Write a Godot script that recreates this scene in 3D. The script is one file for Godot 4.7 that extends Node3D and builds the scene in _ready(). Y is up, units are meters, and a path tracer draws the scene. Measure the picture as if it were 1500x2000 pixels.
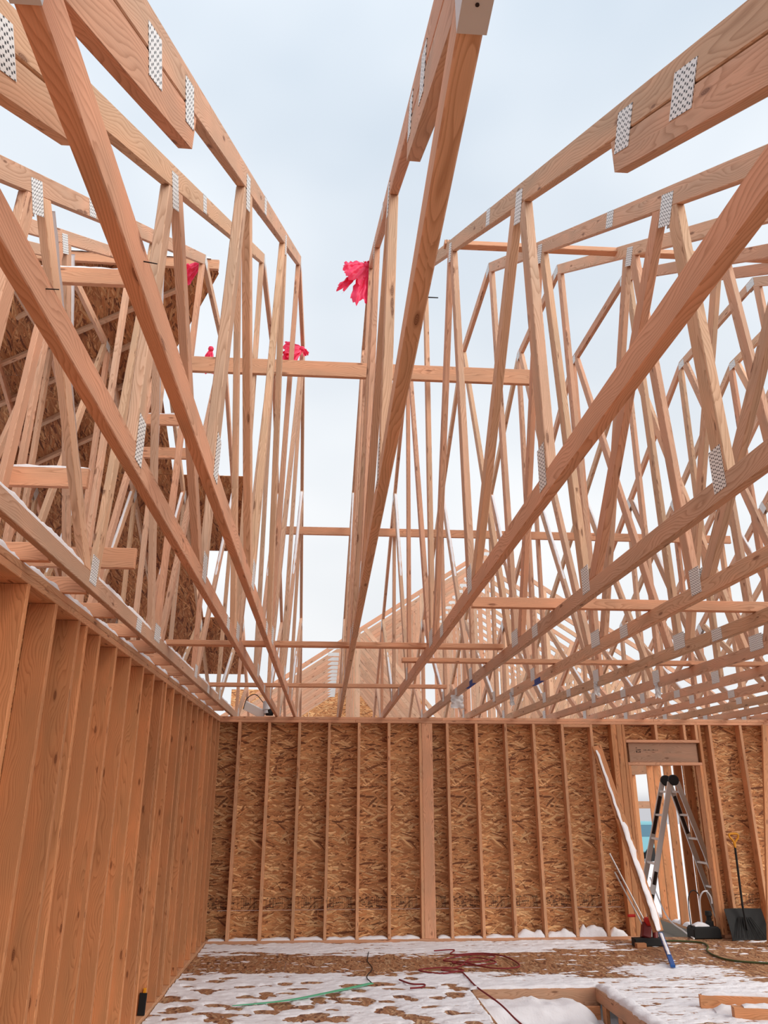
extends Node3D

# ---------------------------------------------------------------- mesh builder
class MB:
	var v := PackedVector3Array()
	var n := PackedVector3Array()
	var t := PackedVector2Array()
	var c := PackedColorArray()
	var tint := Color(1, 1, 1)
	var us := 0.30      # metres across one texture tile
	var vs := 2.40      # metres along one texture tile
	var off := Vector2.ZERO
	func tri(a: Vector3, b: Vector3, d: Vector3, nn: Vector3, ua: Vector2, ub: Vector2, ud: Vector2) -> void:
		if (b - a).cross(d - a).dot(nn) > 0.0:
			v.append(a); v.append(d); v.append(b)
			t.append(ua); t.append(ud); t.append(ub)
		else:
			v.append(a); v.append(b); v.append(d)
			t.append(ua); t.append(ub); t.append(ud)
		for k in 3:
			n.append(nn)
			c.append(tint)
	func quad(a: Vector3, b: Vector3, d: Vector3, e: Vector3, nn: Vector3, ua: Vector2, ub: Vector2, ud: Vector2, ue: Vector2) -> void:
		tri(a, b, d, nn, ua, ub, ud)
		tri(a, d, e, nn, ua, ud, ue)
	func smooth_tri(a: Vector3, b: Vector3, d: Vector3, na: Vector3, nb: Vector3, nd: Vector3, ua := Vector2.ZERO, ub := Vector2.ZERO, ud := Vector2.ZERO) -> void:
		if (b - a).cross(d - a).dot(na + nb + nd) > 0.0:
			v.append(a); v.append(d); v.append(b)
			n.append(na); n.append(nd); n.append(nb)
			t.append(ua); t.append(ud); t.append(ub)
		else:
			v.append(a); v.append(b); v.append(d)
			n.append(na); n.append(nb); n.append(nd)
			t.append(ua); t.append(ub); t.append(ud)
		for k in 3:
			c.append(tint)
	# a flat polygon (x, y) pulled from depth d0 to d1 along z, arrises eased by ch, grain along ax
	func prism(poly: PackedVector2Array, ax: Vector2, d0: float, d1: float, xf: Transform3D, ch := 0.003) -> void:
		var p := poly
		if Geometry2D.is_polygon_clockwise(p):
			p = p.duplicate()
			p.reverse()
		var m := p.size()
		var px := Vector2(-ax.y, ax.x)
		var ins := PackedVector2Array()
		for i in m:
			var e0 := (p[i] - p[(i + m - 1) % m]).normalized()
			var e1 := (p[(i + 1) % m] - p[i]).normalized()
			var n0 := Vector2(-e0.y, e0.x)
			var n1 := Vector2(-e1.y, e1.x)
			var k := 1.0 + n0.dot(n1)
			ins.append(p[i] + (n0 + n1) / maxf(k, 0.35) * ch)
		var ids := Geometry2D.triangulate_polygon(ins)
		if ids.is_empty():
			ins = p
			ids = Geometry2D.triangulate_polygon(p)
		if ids.is_empty():
			for i in range(1, m - 1): ids.append_array(PackedInt32Array([0, i, i + 1]))
		var nz := xf.basis.z.normalized()
		for s in 2:
			var d := d0 if s == 0 else d1
			var nn := -nz if s == 0 else nz
			for i in range(0, ids.size(), 3):
				var q := []
				var w := []
				for j in 3:
					var pt := ins[ids[i + j]]
					q.append(xf * Vector3(pt.x, pt.y, d))
					w.append(off + Vector2((pt.dot(px) + s * 0.37) / us, pt.dot(ax) / vs))
				tri(q[0], q[1], q[2], nn, w[0], w[1], w[2])
		for i in m:
			var a := p[i]
			var b := p[(i + 1) % m]
			var ia := ins[i]
			var ib := ins[(i + 1) % m]
			var e := (b - a).normalized()
			var o2 := Vector2(e.y, -e.x)
			var nn := (xf.basis * Vector3(o2.x, o2.y, 0)).normalized()
			var along := absf(e.dot(ax)) > 0.5
			var A0 := xf * Vector3(a.x, a.y, d0 + ch)
			var B0 := xf * Vector3(b.x, b.y, d0 + ch)
			var A1 := xf * Vector3(a.x, a.y, d1 - ch)
			var B1 := xf * Vector3(b.x, b.y, d1 - ch)
			var u0 := Vector2((0.11 + a.dot(px)) / us, a.dot(ax) / vs) + off
			var u1 := Vector2((0.11 + b.dot(px)) / us, b.dot(ax) / vs) + off
			var du := Vector2((d1 - d0) / us, 0)
			if not along:
				du = Vector2(0, (d1 - d0) / vs)
			quad(A0, B0, B1, A1, nn, u0, u1, u1 + du, u0 + du)
			if ch > 0.0:
				for s in 2:
					var za := A0 if s == 0 else A1
					var zb := B0 if s == 0 else B1
					var d := d0 if s == 0 else d1
					var ja := xf * Vector3(ia.x, ia.y, d)
					var jb := xf * Vector3(ib.x, ib.y, d)
					var n2 := (nn + (-nz if s == 0 else nz)).normalized()
					quad(za, zb, jb, ja, n2, u0, u1, u1, u0)
	func box(a: Vector3, b: Vector3, ch := 0.0, grain := 1) -> void:
		# axis-aligned box from corner a to corner b; grain axis 0 = x, 1 = y, 2 = z
		var lo := Vector3(minf(a.x, b.x), minf(a.y, b.y), minf(a.z, b.z))
		var hi := Vector3(maxf(a.x, b.x), maxf(a.y, b.y), maxf(a.z, b.z))
		if grain == 2:
			var q := PackedVector2Array([Vector2(lo.z, lo.y), Vector2(hi.z, lo.y), Vector2(hi.z, hi.y), Vector2(lo.z, hi.y)])
			prism(q, Vector2(1, 0), lo.x, hi.x, Transform3D(Basis(Vector3(0, 0, 1), Vector3(0, 1, 0), Vector3(1, 0, 0)), Vector3.ZERO), ch)
		else:
			var q := PackedVector2Array([Vector2(lo.x, lo.y), Vector2(hi.x, lo.y), Vector2(hi.x, hi.y), Vector2(lo.x, hi.y)])
			prism(q, Vector2(1, 0) if grain == 0 else Vector2(0, 1), lo.z, hi.z, Transform3D.IDENTITY, ch)
	# a board from a to b: w wide along (about) wdir, t thick
	func board(a: Vector3, b: Vector3, w: float, t2: float, wdir: Vector3, ch := 0.003) -> void:
		var x := (b - a).normalized()
		var z := x.cross(wdir).normalized()
		var y := z.cross(x).normalized()
		var l := a.distance_to(b)
		var q := PackedVector2Array([Vector2(0, -w / 2), Vector2(l, -w / 2), Vector2(l, w / 2), Vector2(0, w / 2)])
		prism(q, Vector2(1, 0), -t2 / 2, t2 / 2, Transform3D(Basis(x, y, z), a), ch)
	# round tube along points, radius may change
	func tube(pts: PackedVector3Array, r0: float, r1 := -1.0, sides := 8, cap := true) -> void:
		if r1 < 0.0: r1 = r0
		var m := pts.size()
		var rings := []
		var norms := []
		var up := Vector3.UP
		for i in m:
			var d := (pts[mini(i + 1, m - 1)] - pts[maxi(i - 1, 0)]).normalized()
			if absf(d.dot(up)) > 0.95: up = Vector3.RIGHT
			var s := d.cross(up).normalized()
			up = s.cross(d).normalized()
			var r := lerpf(r0, r1, float(i) / maxf(m - 1, 1))
			var ring := PackedVector3Array()
			var nr := PackedVector3Array()
			for k in sides + 1:
				var an := TAU * k / sides
				var o := s * cos(an) + up * sin(an)
				nr.append(o)
				ring.append(pts[i] + o * r)
			rings.append(ring)
			norms.append(nr)
		for i in m - 1:
			for k in sides:
				smooth_tri(rings[i][k], rings[i + 1][k], rings[i + 1][k + 1], norms[i][k], norms[i + 1][k], norms[i + 1][k + 1], Vector2(k / 8.0, i * 0.1), Vector2(k / 8.0, i * 0.1 + 0.1), Vector2((k + 1) / 8.0, i * 0.1 + 0.1))
				smooth_tri(rings[i][k], rings[i + 1][k + 1], rings[i][k + 1], norms[i][k], norms[i + 1][k + 1], norms[i][k + 1], Vector2(k / 8.0, i * 0.1), Vector2((k + 1) / 8.0, i * 0.1 + 0.1), Vector2((k + 1) / 8.0, i * 0.1))
		if cap:
			for e in [0, m - 1]:
				var d: Vector3 = (pts[0] - pts[1]).normalized() if e == 0 else (pts[m - 1] - pts[m - 2]).normalized()
				for k in sides:
					tri(pts[e], rings[e][k], rings[e][k + 1], d, Vector2.ZERO, Vector2.ZERO, Vector2.ZERO)
	# a solid of revolution about axis y through centre o: profile of (radius, height)
	func lathe(o: Vector3, prof: PackedVector2Array, bas := Basis.IDENTITY, sides := 20) -> void:
		for i in prof.size() - 1:
			var a := prof[i]
			var b := prof[i + 1]
			var d := (b - a).normalized()
			var n2 := Vector2(d.y, -d.x)
			for k in sides:
				var q := []
				var m := []
				for w in [[a, k], [b, k], [b, k + 1], [a, k + 1]]:
					var an: float = TAU * w[1] / sides
					q.append(o + bas * Vector3(cos(an) * w[0].x, w[0].y, sin(an) * w[0].x))
					m.append((bas * Vector3(cos(an) * n2.x, n2.y, sin(an) * n2.x)).normalized())
				smooth_tri(q[0], q[1], q[2], m[0], m[1], m[2])
				smooth_tri(q[0], q[2], q[3], m[0], m[2], m[3])
	func done() -> ArrayMesh:
		var arr := []
		arr.resize(Mesh.ARRAY_MAX)
		arr[Mesh.ARRAY_VERTEX] = v
		arr[Mesh.ARRAY_NORMAL] = n
		arr[Mesh.ARRAY_TEX_UV] = t
		arr[Mesh.ARRAY_COLOR] = c
		var me := ArrayMesh.new()
		me.add_surface_from_arrays(Mesh.PRIMITIVE_TRIANGLES, arr)
		return me

# ---------------------------------------------------------------- scene state
var rng := RandomNumberGenerator.new()
var M := {}
var used := {}

func plain(col: Color, rough := 0.8, metal := 0.0) -> StandardMaterial3D:
	var m := StandardMaterial3D.new()
	m.albedo_color = col
	m.roughness = rough
	m.metallic = metal
	return m

func numbered(called: String) -> String:
	if not used.has(called):
		used[called] = 0
		return called
	used[called] += 1
	return "%s_%03d" % [called, used[called]]

func tag(o: Node3D, label: String, category: String, group := "", kind := "") -> Node3D:
	if label != "": o.set_meta("label", label)
	if category != "": o.set_meta("category", category)
	if group != "": o.set_meta("group", group)
	if kind != "": o.set_meta("kind", kind)
	return o

func thing(called: String, label: String, category: String, at := Vector3.ZERO, group := "") -> Node3D:
	var o := Node3D.new()
	o.name = numbered(called)
	o.position = at
	add_child(o)
	return tag(o, label, category, group)

func structure(called: String, label: String) -> Node3D:
	var o := Node3D.new()
	o.name = called
	add_child(o)
	return tag(o, label, "structure", "", "structure")

func put(mesh: Mesh, called: String, mat: Material, parent: Node = self, at := Vector3.ZERO) -> MeshInstance3D:
	var o := MeshInstance3D.new()
	if parent == self: called = numbered(called)
	o.name = called
	o.mesh = mesh
	o.material_override = mat
	o.position = at
	parent.add_child(o, true)
	return o

func wood_mb(kind := 0) -> MB:
	var b := MB.new()
	b.off = Vector2(rng.randf() * 7.0, rng.randf() * 5.0)
	var k := rng.randf_range(0.84, 1.0)
	var pick: Array = TINTS[rng.randi() % TINTS.size()]
	if kind == 1: k = rng.randf_range(0.76, 1.02)
	if kind == 1: pick = [0.92, 0.66, 0.41]
	if kind == 2: pick = [1.0, 0.82, 0.68]
	if kind == 3: pick = [0.80, 0.72, 0.62]
	if kind == 5: pick = [1.0, 0.85, 0.66]
	if kind == 4: pick = [0.60, 0.56, 0.52]
	b.tint = Color(pick[0] * k, pick[1] * k, pick[2] * k)
	return b

const TINTS := [[0.90, 0.92, 0.90], [0.95, 0.86, 0.80], [0.90, 0.92, 0.84], [0.92, 0.78, 0.70], [0.98, 0.97, 0.90], [0.88, 0.86, 0.82], [0.94, 0.90, 0.86]]

func wood_mat() -> Material:
	return M.wood_a if rng.randf() < 0.5 else M.wood_b

# ---------------------------------------------------------------- textures
func wood_image(sd: int) -> Image:
	var w := 384
	var h := 1024
	var nz := FastNoiseLite.new()
	nz.seed = sd
	nz.noise_type = FastNoiseLite.TYPE_SIMPLEX
	nz.frequency = 1.0
	nz.fractal_octaves = 2
	var fine := FastNoiseLite.new()
	fine.seed = sd + 5
	fine.frequency = 1.0
	fine.fractal_octaves = 2
	var r := RandomNumberGenerator.new()
	r.seed = sd * 77 + 3
	var knots := []
	for i in 9:
		knots.append([r.randf() * w, r.randf() * h, r.randf_range(4.0, 9.0)])
	var data := PackedByteArray()
	data.resize(w * h * 3)
	var k := 0
	for y in h:
		var fy := float(y) / h
		for x in w:
			var fx := float(x) / w
			# wrap along both axes by blending towards the far copy near the edge
			var wx := fx * 5.0
			var wob := nz.get_noise_2d(wx * 0.35, sin(fy * TAU) * 0.55 + 9.0) * 1.6 + nz.get_noise_2d(fx * 1.1 + 40.0, cos(fy * TAU) * 0.6) * 1.8 + nz.get_noise_2d(fx * 9.0, fy * 9.0 + 70.0) * 0.10
			var rg := fx * 26.0 + wob * 1.7
			var dk := 0.0
			for q in knots:
				var dx: float = absf(x - q[0])
				var dy: float = absf(y - q[1]) * 0.80
				if dx < 60.0 and dy < 90.0:
					var dd := sqrt(dx * dx + dy * dy * 0.45)
					rg += 2.2 * exp(-dd / (q[2] * 2.4)) * signf(x - q[0] + 0.5)
					var d2: float = sqrt(dx * dx + dy * dy) / q[2]
					if d2 < 1.0: dk = maxf(dk, 0.55 + 0.25 * sin(d2 * 16.0))
					elif d2 < 1.9: dk = maxf(dk, 0.30 * (1.9 - d2) / 0.9)
			var f := rg - floorf(rg)
			var late := pow(f, 3.0) * (1.0 - smoothstep(0.93, 1.0, f))
			var fib := fine.get_noise_2d(fx * 150.0, fy * 18.0)
			var big := nz.get_noise_2d(fx * 1.5 + 90.0, sin(fy * TAU) * 0.8)
			var s := 1.0 - 0.16 * late + 0.05 * fib + 0.07 * big
			var cr := 222.0 * s
			var cg := 181.0 * s * (1.0 - 0.06 * late - 0.03 * big)
			var cb := 155.0 * s * (1.0 - 0.12 * late - 0.04 * big)
			cr = lerpf(cr, 92.0, dk)
			cg = lerpf(cg, 52.0, dk)
			cb = lerpf(cb, 32.0, dk)
			data[k] = clampi(int(cr), 0, 255)
			data[k + 1] = clampi(int(cg), 0, 255)
			data[k + 2] = clampi(int(cb), 0, 255)
			k += 3
	var im := Image.create_from_data(w, h, false, Image.FORMAT_RGB8, data)
	im.generate_mipmaps()
	return im

func strands(w: int, h: int, count: int, sd: int) -> PackedByteArray:
	var r := RandomNumberGenerator.new()
	r.seed = sd
	var data := PackedByteArray()
	data.resize(w * h * 3)
	for i in w * h:
		data[i * 3] = 180; data[i * 3 + 1] = 120; data[i * 3 + 2] = 76
	for i in count:
		var cx := r.randf() * w
		var cy := r.randf() * h
		var l := r.randf_range(18.0, 58.0)
		var wd := r.randf_range(2.5, 9.0)
		var an := r.randfn(0.0, 0.42)
		var pick := r.randf()
		var k := r.randf_range(0.86, 1.06)
		var col := Vector3(212, 154, 102)
		if pick < 0.13: col = Vector3(126, 74, 42)
		elif pick < 0.42: col = Vector3(190, 128, 80)
		elif pick > 0.80: col = Vector3(240, 195, 142)
		col *= k
		var ca := cos(an)
		var sa := sin(an)
		var bend := r.randf_range(-0.004, 0.004)
		var nx := int(l)
		for a in range(-nx, nx + 1):
			var half := wd * (1.0 - 0.55 * absf(a / l))
			var sag := bend * a * a
			for b in range(-int(half), int(half) + 1):
				var x := posmod(int(cx + a * ca - (b + sag) * sa), w)
				var y := posmod(int(cy + a * sa + (b + sag) * ca), h)
				var e := 0.80 if (b == int(half)) else (1.05 if b == -int(half) else 1.0)
				var q := (y * w + x) * 3
				data[q] = clampi(int(col.x * e), 0, 255)
				data[q + 1] = clampi(int(col.y * e), 0, 255)
				data[q + 2] = clampi(int(col.z * e), 0, 255)
	return data

func stamp_band(data: PackedByteArray, w: int, y0: int, y1: int, sd: int) -> PackedByteArray:
	# the printed band of faded block lettering near the foot of the sheets
	var r := RandomNumberGenerator.new()
	r.seed = sd
	var x := 0
	while x < w - 4:
		var wd := r.randi_range(6, 13)
		var gap := r.randi_range(2, 5)
		if r.randf() < 0.08: gap += 16
		var style := r.randi() % 6
		for yy in range(y0, y1):
			for xx in range(x, mini(x + wd, w)):
				var fy := float(yy - y0) / (y1 - y0)
				var lx := xx - x
				var on := false
				if style == 0: on = lx < 2 or lx >= wd - 2 or fy < 0.12
				elif style == 1: on = lx < 2 or absf(fy - 0.5) < 0.07
				elif style == 2: on = lx < 2 or fy > 0.88 or fy < 0.12
				elif style == 3: on = absf(lx - wd * 0.5) < 1.4
				elif style == 4: on = lx < 2 or lx >= wd - 2 or absf(fy - 0.5) < 0.07
				else: on = lx < 2 or lx >= wd - 2 or fy > 0.88 or fy < 0.12
				if on and r.randf() < 0.8:
					var q := (yy * w + xx) * 3
					data[q] = int(data[q] * 0.27)
					data[q + 1] = int(data[q + 1] * 0.24)
					data[q + 2] = int(data[q + 2] * 0.24)
		x += wd + gap
	for yy in [y0 - 8, y1 + 6]:
		for xx in w:
			if r.randf() < 0.75:
				for dy in 2:
					var q: int = ((yy + dy) * w + xx) * 3
					data[q] = int(data[q] * 0.55)
					data[q + 1] = int(data[q + 1] * 0.5)
					data[q + 2] = int(data[q + 2] * 0.5)
	return data

func tex(im: Image) -> ImageTexture:
	return ImageTexture.create_from_image(im)

func make_materials() -> void:
	for key in ["wood_a", "wood_b"]:
		var m := StandardMaterial3D.new()
		m.albedo_texture = tex(wood_image(11 if key == "wood_a" else 29))
		m.vertex_color_use_as_albedo = true
		m.roughness = 0.72
		M[key] = m
	var w := 640
	var h := 1280
	var raw := strands(w, h, 5200, 5)
	var im := Image.create_from_data(w, h, false, Image.FORMAT_RGB8, raw)
	im.generate_mipmaps()
	var o := StandardMaterial3D.new()
	o.albedo_texture = tex(im)
	o.vertex_color_use_as_albedo = true
	o.roughness = 0.75
	M.osb = o
	var fl2 := o.duplicate()
	fl2.albedo_color = Color(0.86, 0.88, 0.93)
	var soft := Image.create_from_data(w, h, false, Image.FORMAT_RGB8, raw)
	soft.resize(160, 320, Image.INTERPOLATE_BILINEAR)
	soft.resize(w, h, Image.INTERPOLATE_CUBIC)
	var mixd := im.duplicate()
	mixd.clear_mipmaps()
	soft.convert(Image.FORMAT_RGBA8)
	mixd.convert(Image.FORMAT_RGBA8)
	var veil := Image.create(w, h, false, Image.FORMAT_RGBA8)
	veil.fill(Color(1, 1, 1, 0.62))
	mixd.blend_rect_mask(soft, veil, Rect2i(0, 0, w, h), Vector2i.ZERO)
	mixd.generate_mipmaps()
	fl2.albedo_texture = tex(mixd)
	fl2.roughness = 0.6
	M.subfloor = fl2
	raw = stamp_band(raw, w, h - 76, h - 12, 9)
	var im2 := Image.create_from_data(w, h, false, Image.FORMAT_RGB8, raw)
	im2.generate_mipmaps()
	var o2 := o.duplicate()
	o2.albedo_texture = tex(im2)
	M.osb_print = o2
	# toothed truss plate: pressed slots in rows
	var pi := Image.create(128, 128, false, Image.FORMAT_RGB8)
	pi.fill(Color(0.90, 0.91, 0.92))
	for row in 4:
		for col in 8:
			var x := col * 16 + 4
			var y := row * 32 + (5 if col % 2 == 0 else 15)
			pi.fill_rect(Rect2i(x - 1, y, 10, 14), Color(0.16, 0.16, 0.17))
			pi.fill_rect(Rect2i(x, y + 11, 8, 3), Color(0.97, 0.97, 0.97))
	pi.generate_mipmaps()
	var pm := StandardMaterial3D.new()
	pm.albedo_texture = tex(pi)
	pm.metallic = 0.1
	pm.roughness = 0.5
	M.plate = pm
	M.zinc = plain(Color(0.80, 0.81, 0.83), 0.5, 0.2)
	M.alu = plain(Color(0.80, 0.80, 0.80), 0.4, 0.6)
	M.black = plain(Color(0.03, 0.032, 0.04), 0.75)
	M.rubber = plain(Color(0.075, 0.07, 0.07), 0.8)
	M.red = plain(Color(0.78, 0.10, 0.07), 0.45)
	M.darkred = plain(Color(0.42, 0.09, 0.09), 0.5)
	M.yellow = plain(Color(0.86, 0.58, 0.06), 0.5)
	M.blue = plain(Color(0.10, 0.32, 0.60), 0.5)
	M.bluepaint = plain(Color(0.16, 0.26, 0.55), 0.8)
	M.rope = plain(Color(0.50, 0.16, 0.17), 0.9)
	M.hose = plain(Color(0.23, 0.27, 0.10), 0.6)
	M.ribbon = plain(Color(0.38, 0.72, 0.56), 0.7)
	M.white = plain(Color(0.9, 0.9, 0.9), 0.6)
	M.concrete = plain(Color(0.55, 0.54, 0.51), 0.9)
	M.ink = plain(Color(0.16, 0.10, 0.08), 0.9)
	M.teal = plain(Color(0.45, 0.66, 0.70), 0.4)
	M.glass = plain(Color(0.30, 0.45, 0.52), 0.2)
	var fl := plain(Color(0.97, 0.30, 0.47), 0.5)
	fl.backlight_enabled = true
	fl.backlight = Color(0.8, 0.12, 0.25)
	fl.cull_mode = BaseMaterial3D.CULL_DISABLED
	M.flag = fl
	var sc := plain(Color(0.86, 0.87, 0.88), 0.35)
	sc.cull_mode = BaseMaterial3D.CULL_DISABLED
	sc.backlight_enabled = true
	sc.backlight = Color(0.5, 0.5, 0.5)
	M.film = sc
	var sn := plain(Color(0.905, 0.90, 0.915), 0.85)
	var nt := NoiseTexture2D.new()
	var fn := FastNoiseLite.new()
	fn.frequency = 0.05
	fn.fractal_octaves = 4
	fn.seed = 3
	nt.noise = fn
	nt.width = 256
	nt.height = 256
	nt.seamless = true
	nt.as_normal_map = true
	nt.bump_strength = 3.0
	sn.normal_enabled = true
	sn.normal_texture = nt
	sn.normal_scale = 0.6
	sn.uv1_triplanar = true
	sn.uv1_world_triplanar = true
	sn.uv1_scale = Vector3(3, 3, 3)
	M.snow = sn

# ---------------------------------------------------------------- camera, sky, sun
func make_view() -> void:
	var cam := Camera3D.new()
	cam.name = "camera"
	cam.fov = 66.72
	cam.near = 0.05
	cam.far = 400.0
	cam.transform = Transform3D(Basis(Vector3(0.99742551, 0.0, 0.07171013), Vector3(-0.02466696, 0.93897644, 0.34309589), Vector3(-0.06733412, -0.34398147, 0.93655906)).orthonormalized(), Vector3(0, 1.72, 0))
	add_child(cam)
	cam.current = true
	var env := Environment.new()
	var sky := Sky.new()
	var sm := ProceduralSkyMaterial.new()
	sm.sky_top_color = Color(0.79, 0.865, 0.94)
	sm.sky_horizon_color = Color(0.952, 0.954, 0.957)
	sm.sky_curve = 0.7
	sm.ground_bottom_color = Color(0.80, 0.80, 0.82)
	sm.ground_horizon_color = Color(0.92, 0.925, 0.94)
	sm.sun_angle_max = 1.0
	# broken high cloud, thicker in soft patches
	var cw := 512
	var cover := Image.create(cw, cw / 2, false, Image.FORMAT_RGBA8)
	var cn := FastNoiseLite.new()
	cn.seed = 8
	cn.frequency = 1.0
	cn.fractal_octaves = 4
	for y in cw / 2:
		var el := (0.5 - float(y) / (cw / 2)) * PI
		for x in cw:
			var az := TAU * x / cw
			var d := Vector3(cos(el) * cos(az), sin(el), cos(el) * sin(az))
			var q := cn.get_noise_3d(d.x * 1.6, d.y * 2.6, d.z * 1.6)
			cover.set_pixel(x, y, Color(1, 1, 1, clampf(0.5 + q * 1.5, 0.0, 1.0)))
	sm.sky_cover = tex(cover)
	sm.sky_cover_modulate = Color(0.44, 0.41, 0.37, 1.0)
	sky.sky_material = sm
	env.background_mode = Environment.BG_SKY
	env.sky = sky
	env.background_energy_multiplier = 1.0
	env.ambient_light_source = Environment.AMBIENT_SOURCE_SKY
	env.tonemap_mode = Environment.TONE_MAPPER_LINEAR
	env.tonemap_exposure = 1.0
	env.sdfgi_enabled = true
	env.ssao_enabled = true
	env.ssil_enabled = true
	var we := WorldEnvironment.new()
	we.name = "world_environment"
	we.environment = env
	add_child(we)
	# hazy sun behind the photographer, spread wide by the cloud
	var sun := DirectionalLight3D.new()
	sun.name = "hazy_sun"
	sun.light_energy = 1.05
	sun.light_color = Color(1.0, 0.965, 0.92)
	sun.light_angular_distance = 45.0
	sun.sky_mode = DirectionalLight3D.SKY_MODE_LIGHT_ONLY
	sun.shadow_enabled = true
	sun.rotation_degrees = Vector3(-34, 50, 0)
	add_child(sun)

# ---------------------------------------------------------------- profile of the roof trusses
const ZF := -0.70       # front end of the bottom chord
const ZB := -13.75      # back end
const CB := 2.755       # underside of the bottom chord
const CT := 2.844       # its top
var near_rise := 0.655   # pitch of the near slope
var near_start := 2.506
func top_h(z: float) -> float:
	if z > -6.03: return near_start - near_rise * z
	var ridge := near_start + near_rise * 6.03
	if z > -7.6: return ridge
	return ridge + 0.58 * (z + 7.6)

func clipped(p: PackedVector2Array, cutters: Array) -> PackedVector2Array:
	for q in cutters:
		var res := Geometry2D.clip_polygons(p, q)
		var best := PackedVector2Array()
		var most := 0.0
		for r in res:
			var a := 0.0
			for i in r.size():
				a += r[i].cross(r[(i + 1) % r.size()])
			if absf(a) > most:
				most = absf(a)
				best = r
		if best.size() < 3: return best
		p = best
	# drop slivers of edges
	var o := PackedVector2Array()
	for i in p.size():
		if p[i].distance_to(p[(i + 1) % p.size()]) > 0.012: o.append(p[i])
	return o

func strip2(a: Vector2, b: Vector2, w: float) -> PackedVector2Array:
	var d := (b - a).normalized()
	var s := Vector2(-d.y, d.x) * w / 2
	return PackedVector2Array([a - s, b - s, b + s, a + s])

var truss_parts := []     # [name, polygon, grain axis]
var plate_spots := []     # [centre, size, angle]

func lay_out_truss(start: float, rise: float) -> void:
	near_start = start
	near_rise = rise
	var W := 0.089
	var chords := []
	truss_parts = []
	# bottom chord
	var bc := PackedVector2Array([Vector2(ZB, CB), Vector2(ZF, CB), Vector2(ZF, CT), Vector2(ZB, CT)])
	truss_parts.append(["bottom_chord", bc, Vector2(1, 0)])
	chords.append(bc)
	# three top chords with mitred ends
	var vt1 := 0.107
	var vt2 := 0.103
	var top1 := PackedVector2Array([Vector2(-0.45, top_h(-0.45)), Vector2(-6.03, top_h(-6.029)), Vector2(-6.06, top_h(-6.029) - W), Vector2(-0.45, top_h(-0.45) - vt1)])
	var cut1 := clipped(top1, [bc])
	truss_parts.append(["top_chord", cut1, Vector2(-1, near_rise).normalized()])
	var flat := PackedVector2Array([Vector2(-6.034, top_h(-6.05)), Vector2(-7.596, top_h(-6.05)), Vector2(-7.57, top_h(-6.05) - W), Vector2(-6.064, top_h(-6.05) - W)])
	truss_parts.append(["top_chord", flat, Vector2(1, 0)])
	var top3 := PackedVector2Array([Vector2(-7.60, top_h(-6.05)), Vector2(-7.574, top_h(-6.05) - W), Vector2(-13.9, top_h(-13.9) - vt2), Vector2(-13.9, top_h(-13.9))])
	truss_parts.append(["top_chord", clipped(top3, [bc]), Vector2(1, 0.58).normalized()])
	chords.append(top1)
	chords.append(flat)
	chords.append(top3)
	# the doubled piece under the heel of the near chord
	var hs := PackedVector2Array()
	for q in [[-0.55, -vt1 - 0.008], [-1.70, -vt1 - 0.008], [-1.70, -vt1 - 0.118], [-0.55, -vt1 - 0.118]]:
		hs.append(Vector2(q[0], top_h(q[0]) + q[1]))
	hs = clipped(hs, [bc])
	if hs.size() >= 3:
		truss_parts.append(["heel_block", hs, Vector2(-1, near_rise).normalized()])
	# webs, taken against what already stands
	var webs := [[-2.66, -2.60], [-2.74, -4.10], [-4.47, -4.22], [-4.54, -5.74], [-6.00, -5.90], [-7.52, -6.06], [-7.62, -7.66], [-9.33, -7.82], [-9.42, -9.46], [-11.42, -9.62], [-11.52, -11.56], [-12.75, -11.72]]
	var placed := chords.duplicate()
	for q in webs:
		var a := Vector2(q[0], top_h(q[0]) - 0.03)
		var b := Vector2(q[1], CT - 0.03)
		var p := clipped(strip2(a, b, W), placed)
		if p.size() < 3: continue
		truss_parts.append(["web", p, (a - b).normalized()])
		placed.append(p)
	var s1 := atan2(near_rise, -1.0)
	var s3 := atan2(0.58, 1.0)
	plate_spots = [
		[Vector2(-1.29, top_h(-1.29) - 0.108), Vector2(0.12, 0.105), s1], [Vector2(-1.61, top_h(-1.61) - 0.10), Vector2(0.11, 0.11), s1],
		[Vector2(-2.70, top_h(-2.70) - 0.12), Vector2(0.12, 0.14), s1], [Vector2(-3.28, top_h(-3.28) - 0.053), Vector2(0.10, 0.085), s1], [Vector2(-4.50, top_h(-4.5) - 0.11), Vector2(0.11, 0.13), s1],
		[Vector2(-6.08, top_h(-6.029) - 0.052), Vector2(0.13, 0.085), 0.0], [Vector2(-7.56, top_h(-6.05) - 0.06), Vector2(0.13, 0.085), 0.0], [Vector2(-9.37, top_h(-9.37) - 0.08), Vector2(0.10, 0.15), s3], [Vector2(-11.46, top_h(-11.46) - 0.08), Vector2(0.10, 0.15), s3],
		[Vector2(-2.62, CT + 0.03), Vector2(0.09, 0.17), 0.0], [Vector2(-4.17, CT + 0.02), Vector2(0.12, 0.15), 0.0], [Vector2(-5.86, CT + 0.015), Vector2(0.19, 0.12), 0.0], [Vector2(-5.28, CT - 0.045), Vector2(0.14, 0.082), 0.0],
		[Vector2(-7.72, CT + 0.015), Vector2(0.15, 0.12), 0.0], [Vector2(-8.6, CT - 0.045), Vector2(0.14, 0.08), 0.0], [Vector2(-9.53, CT + 0.015), Vector2(0.13, 0.12), 0.0], [Vector2(-11.63, CT + 0.015), Vector2(0.13, 0.12), 0.0]]

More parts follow.
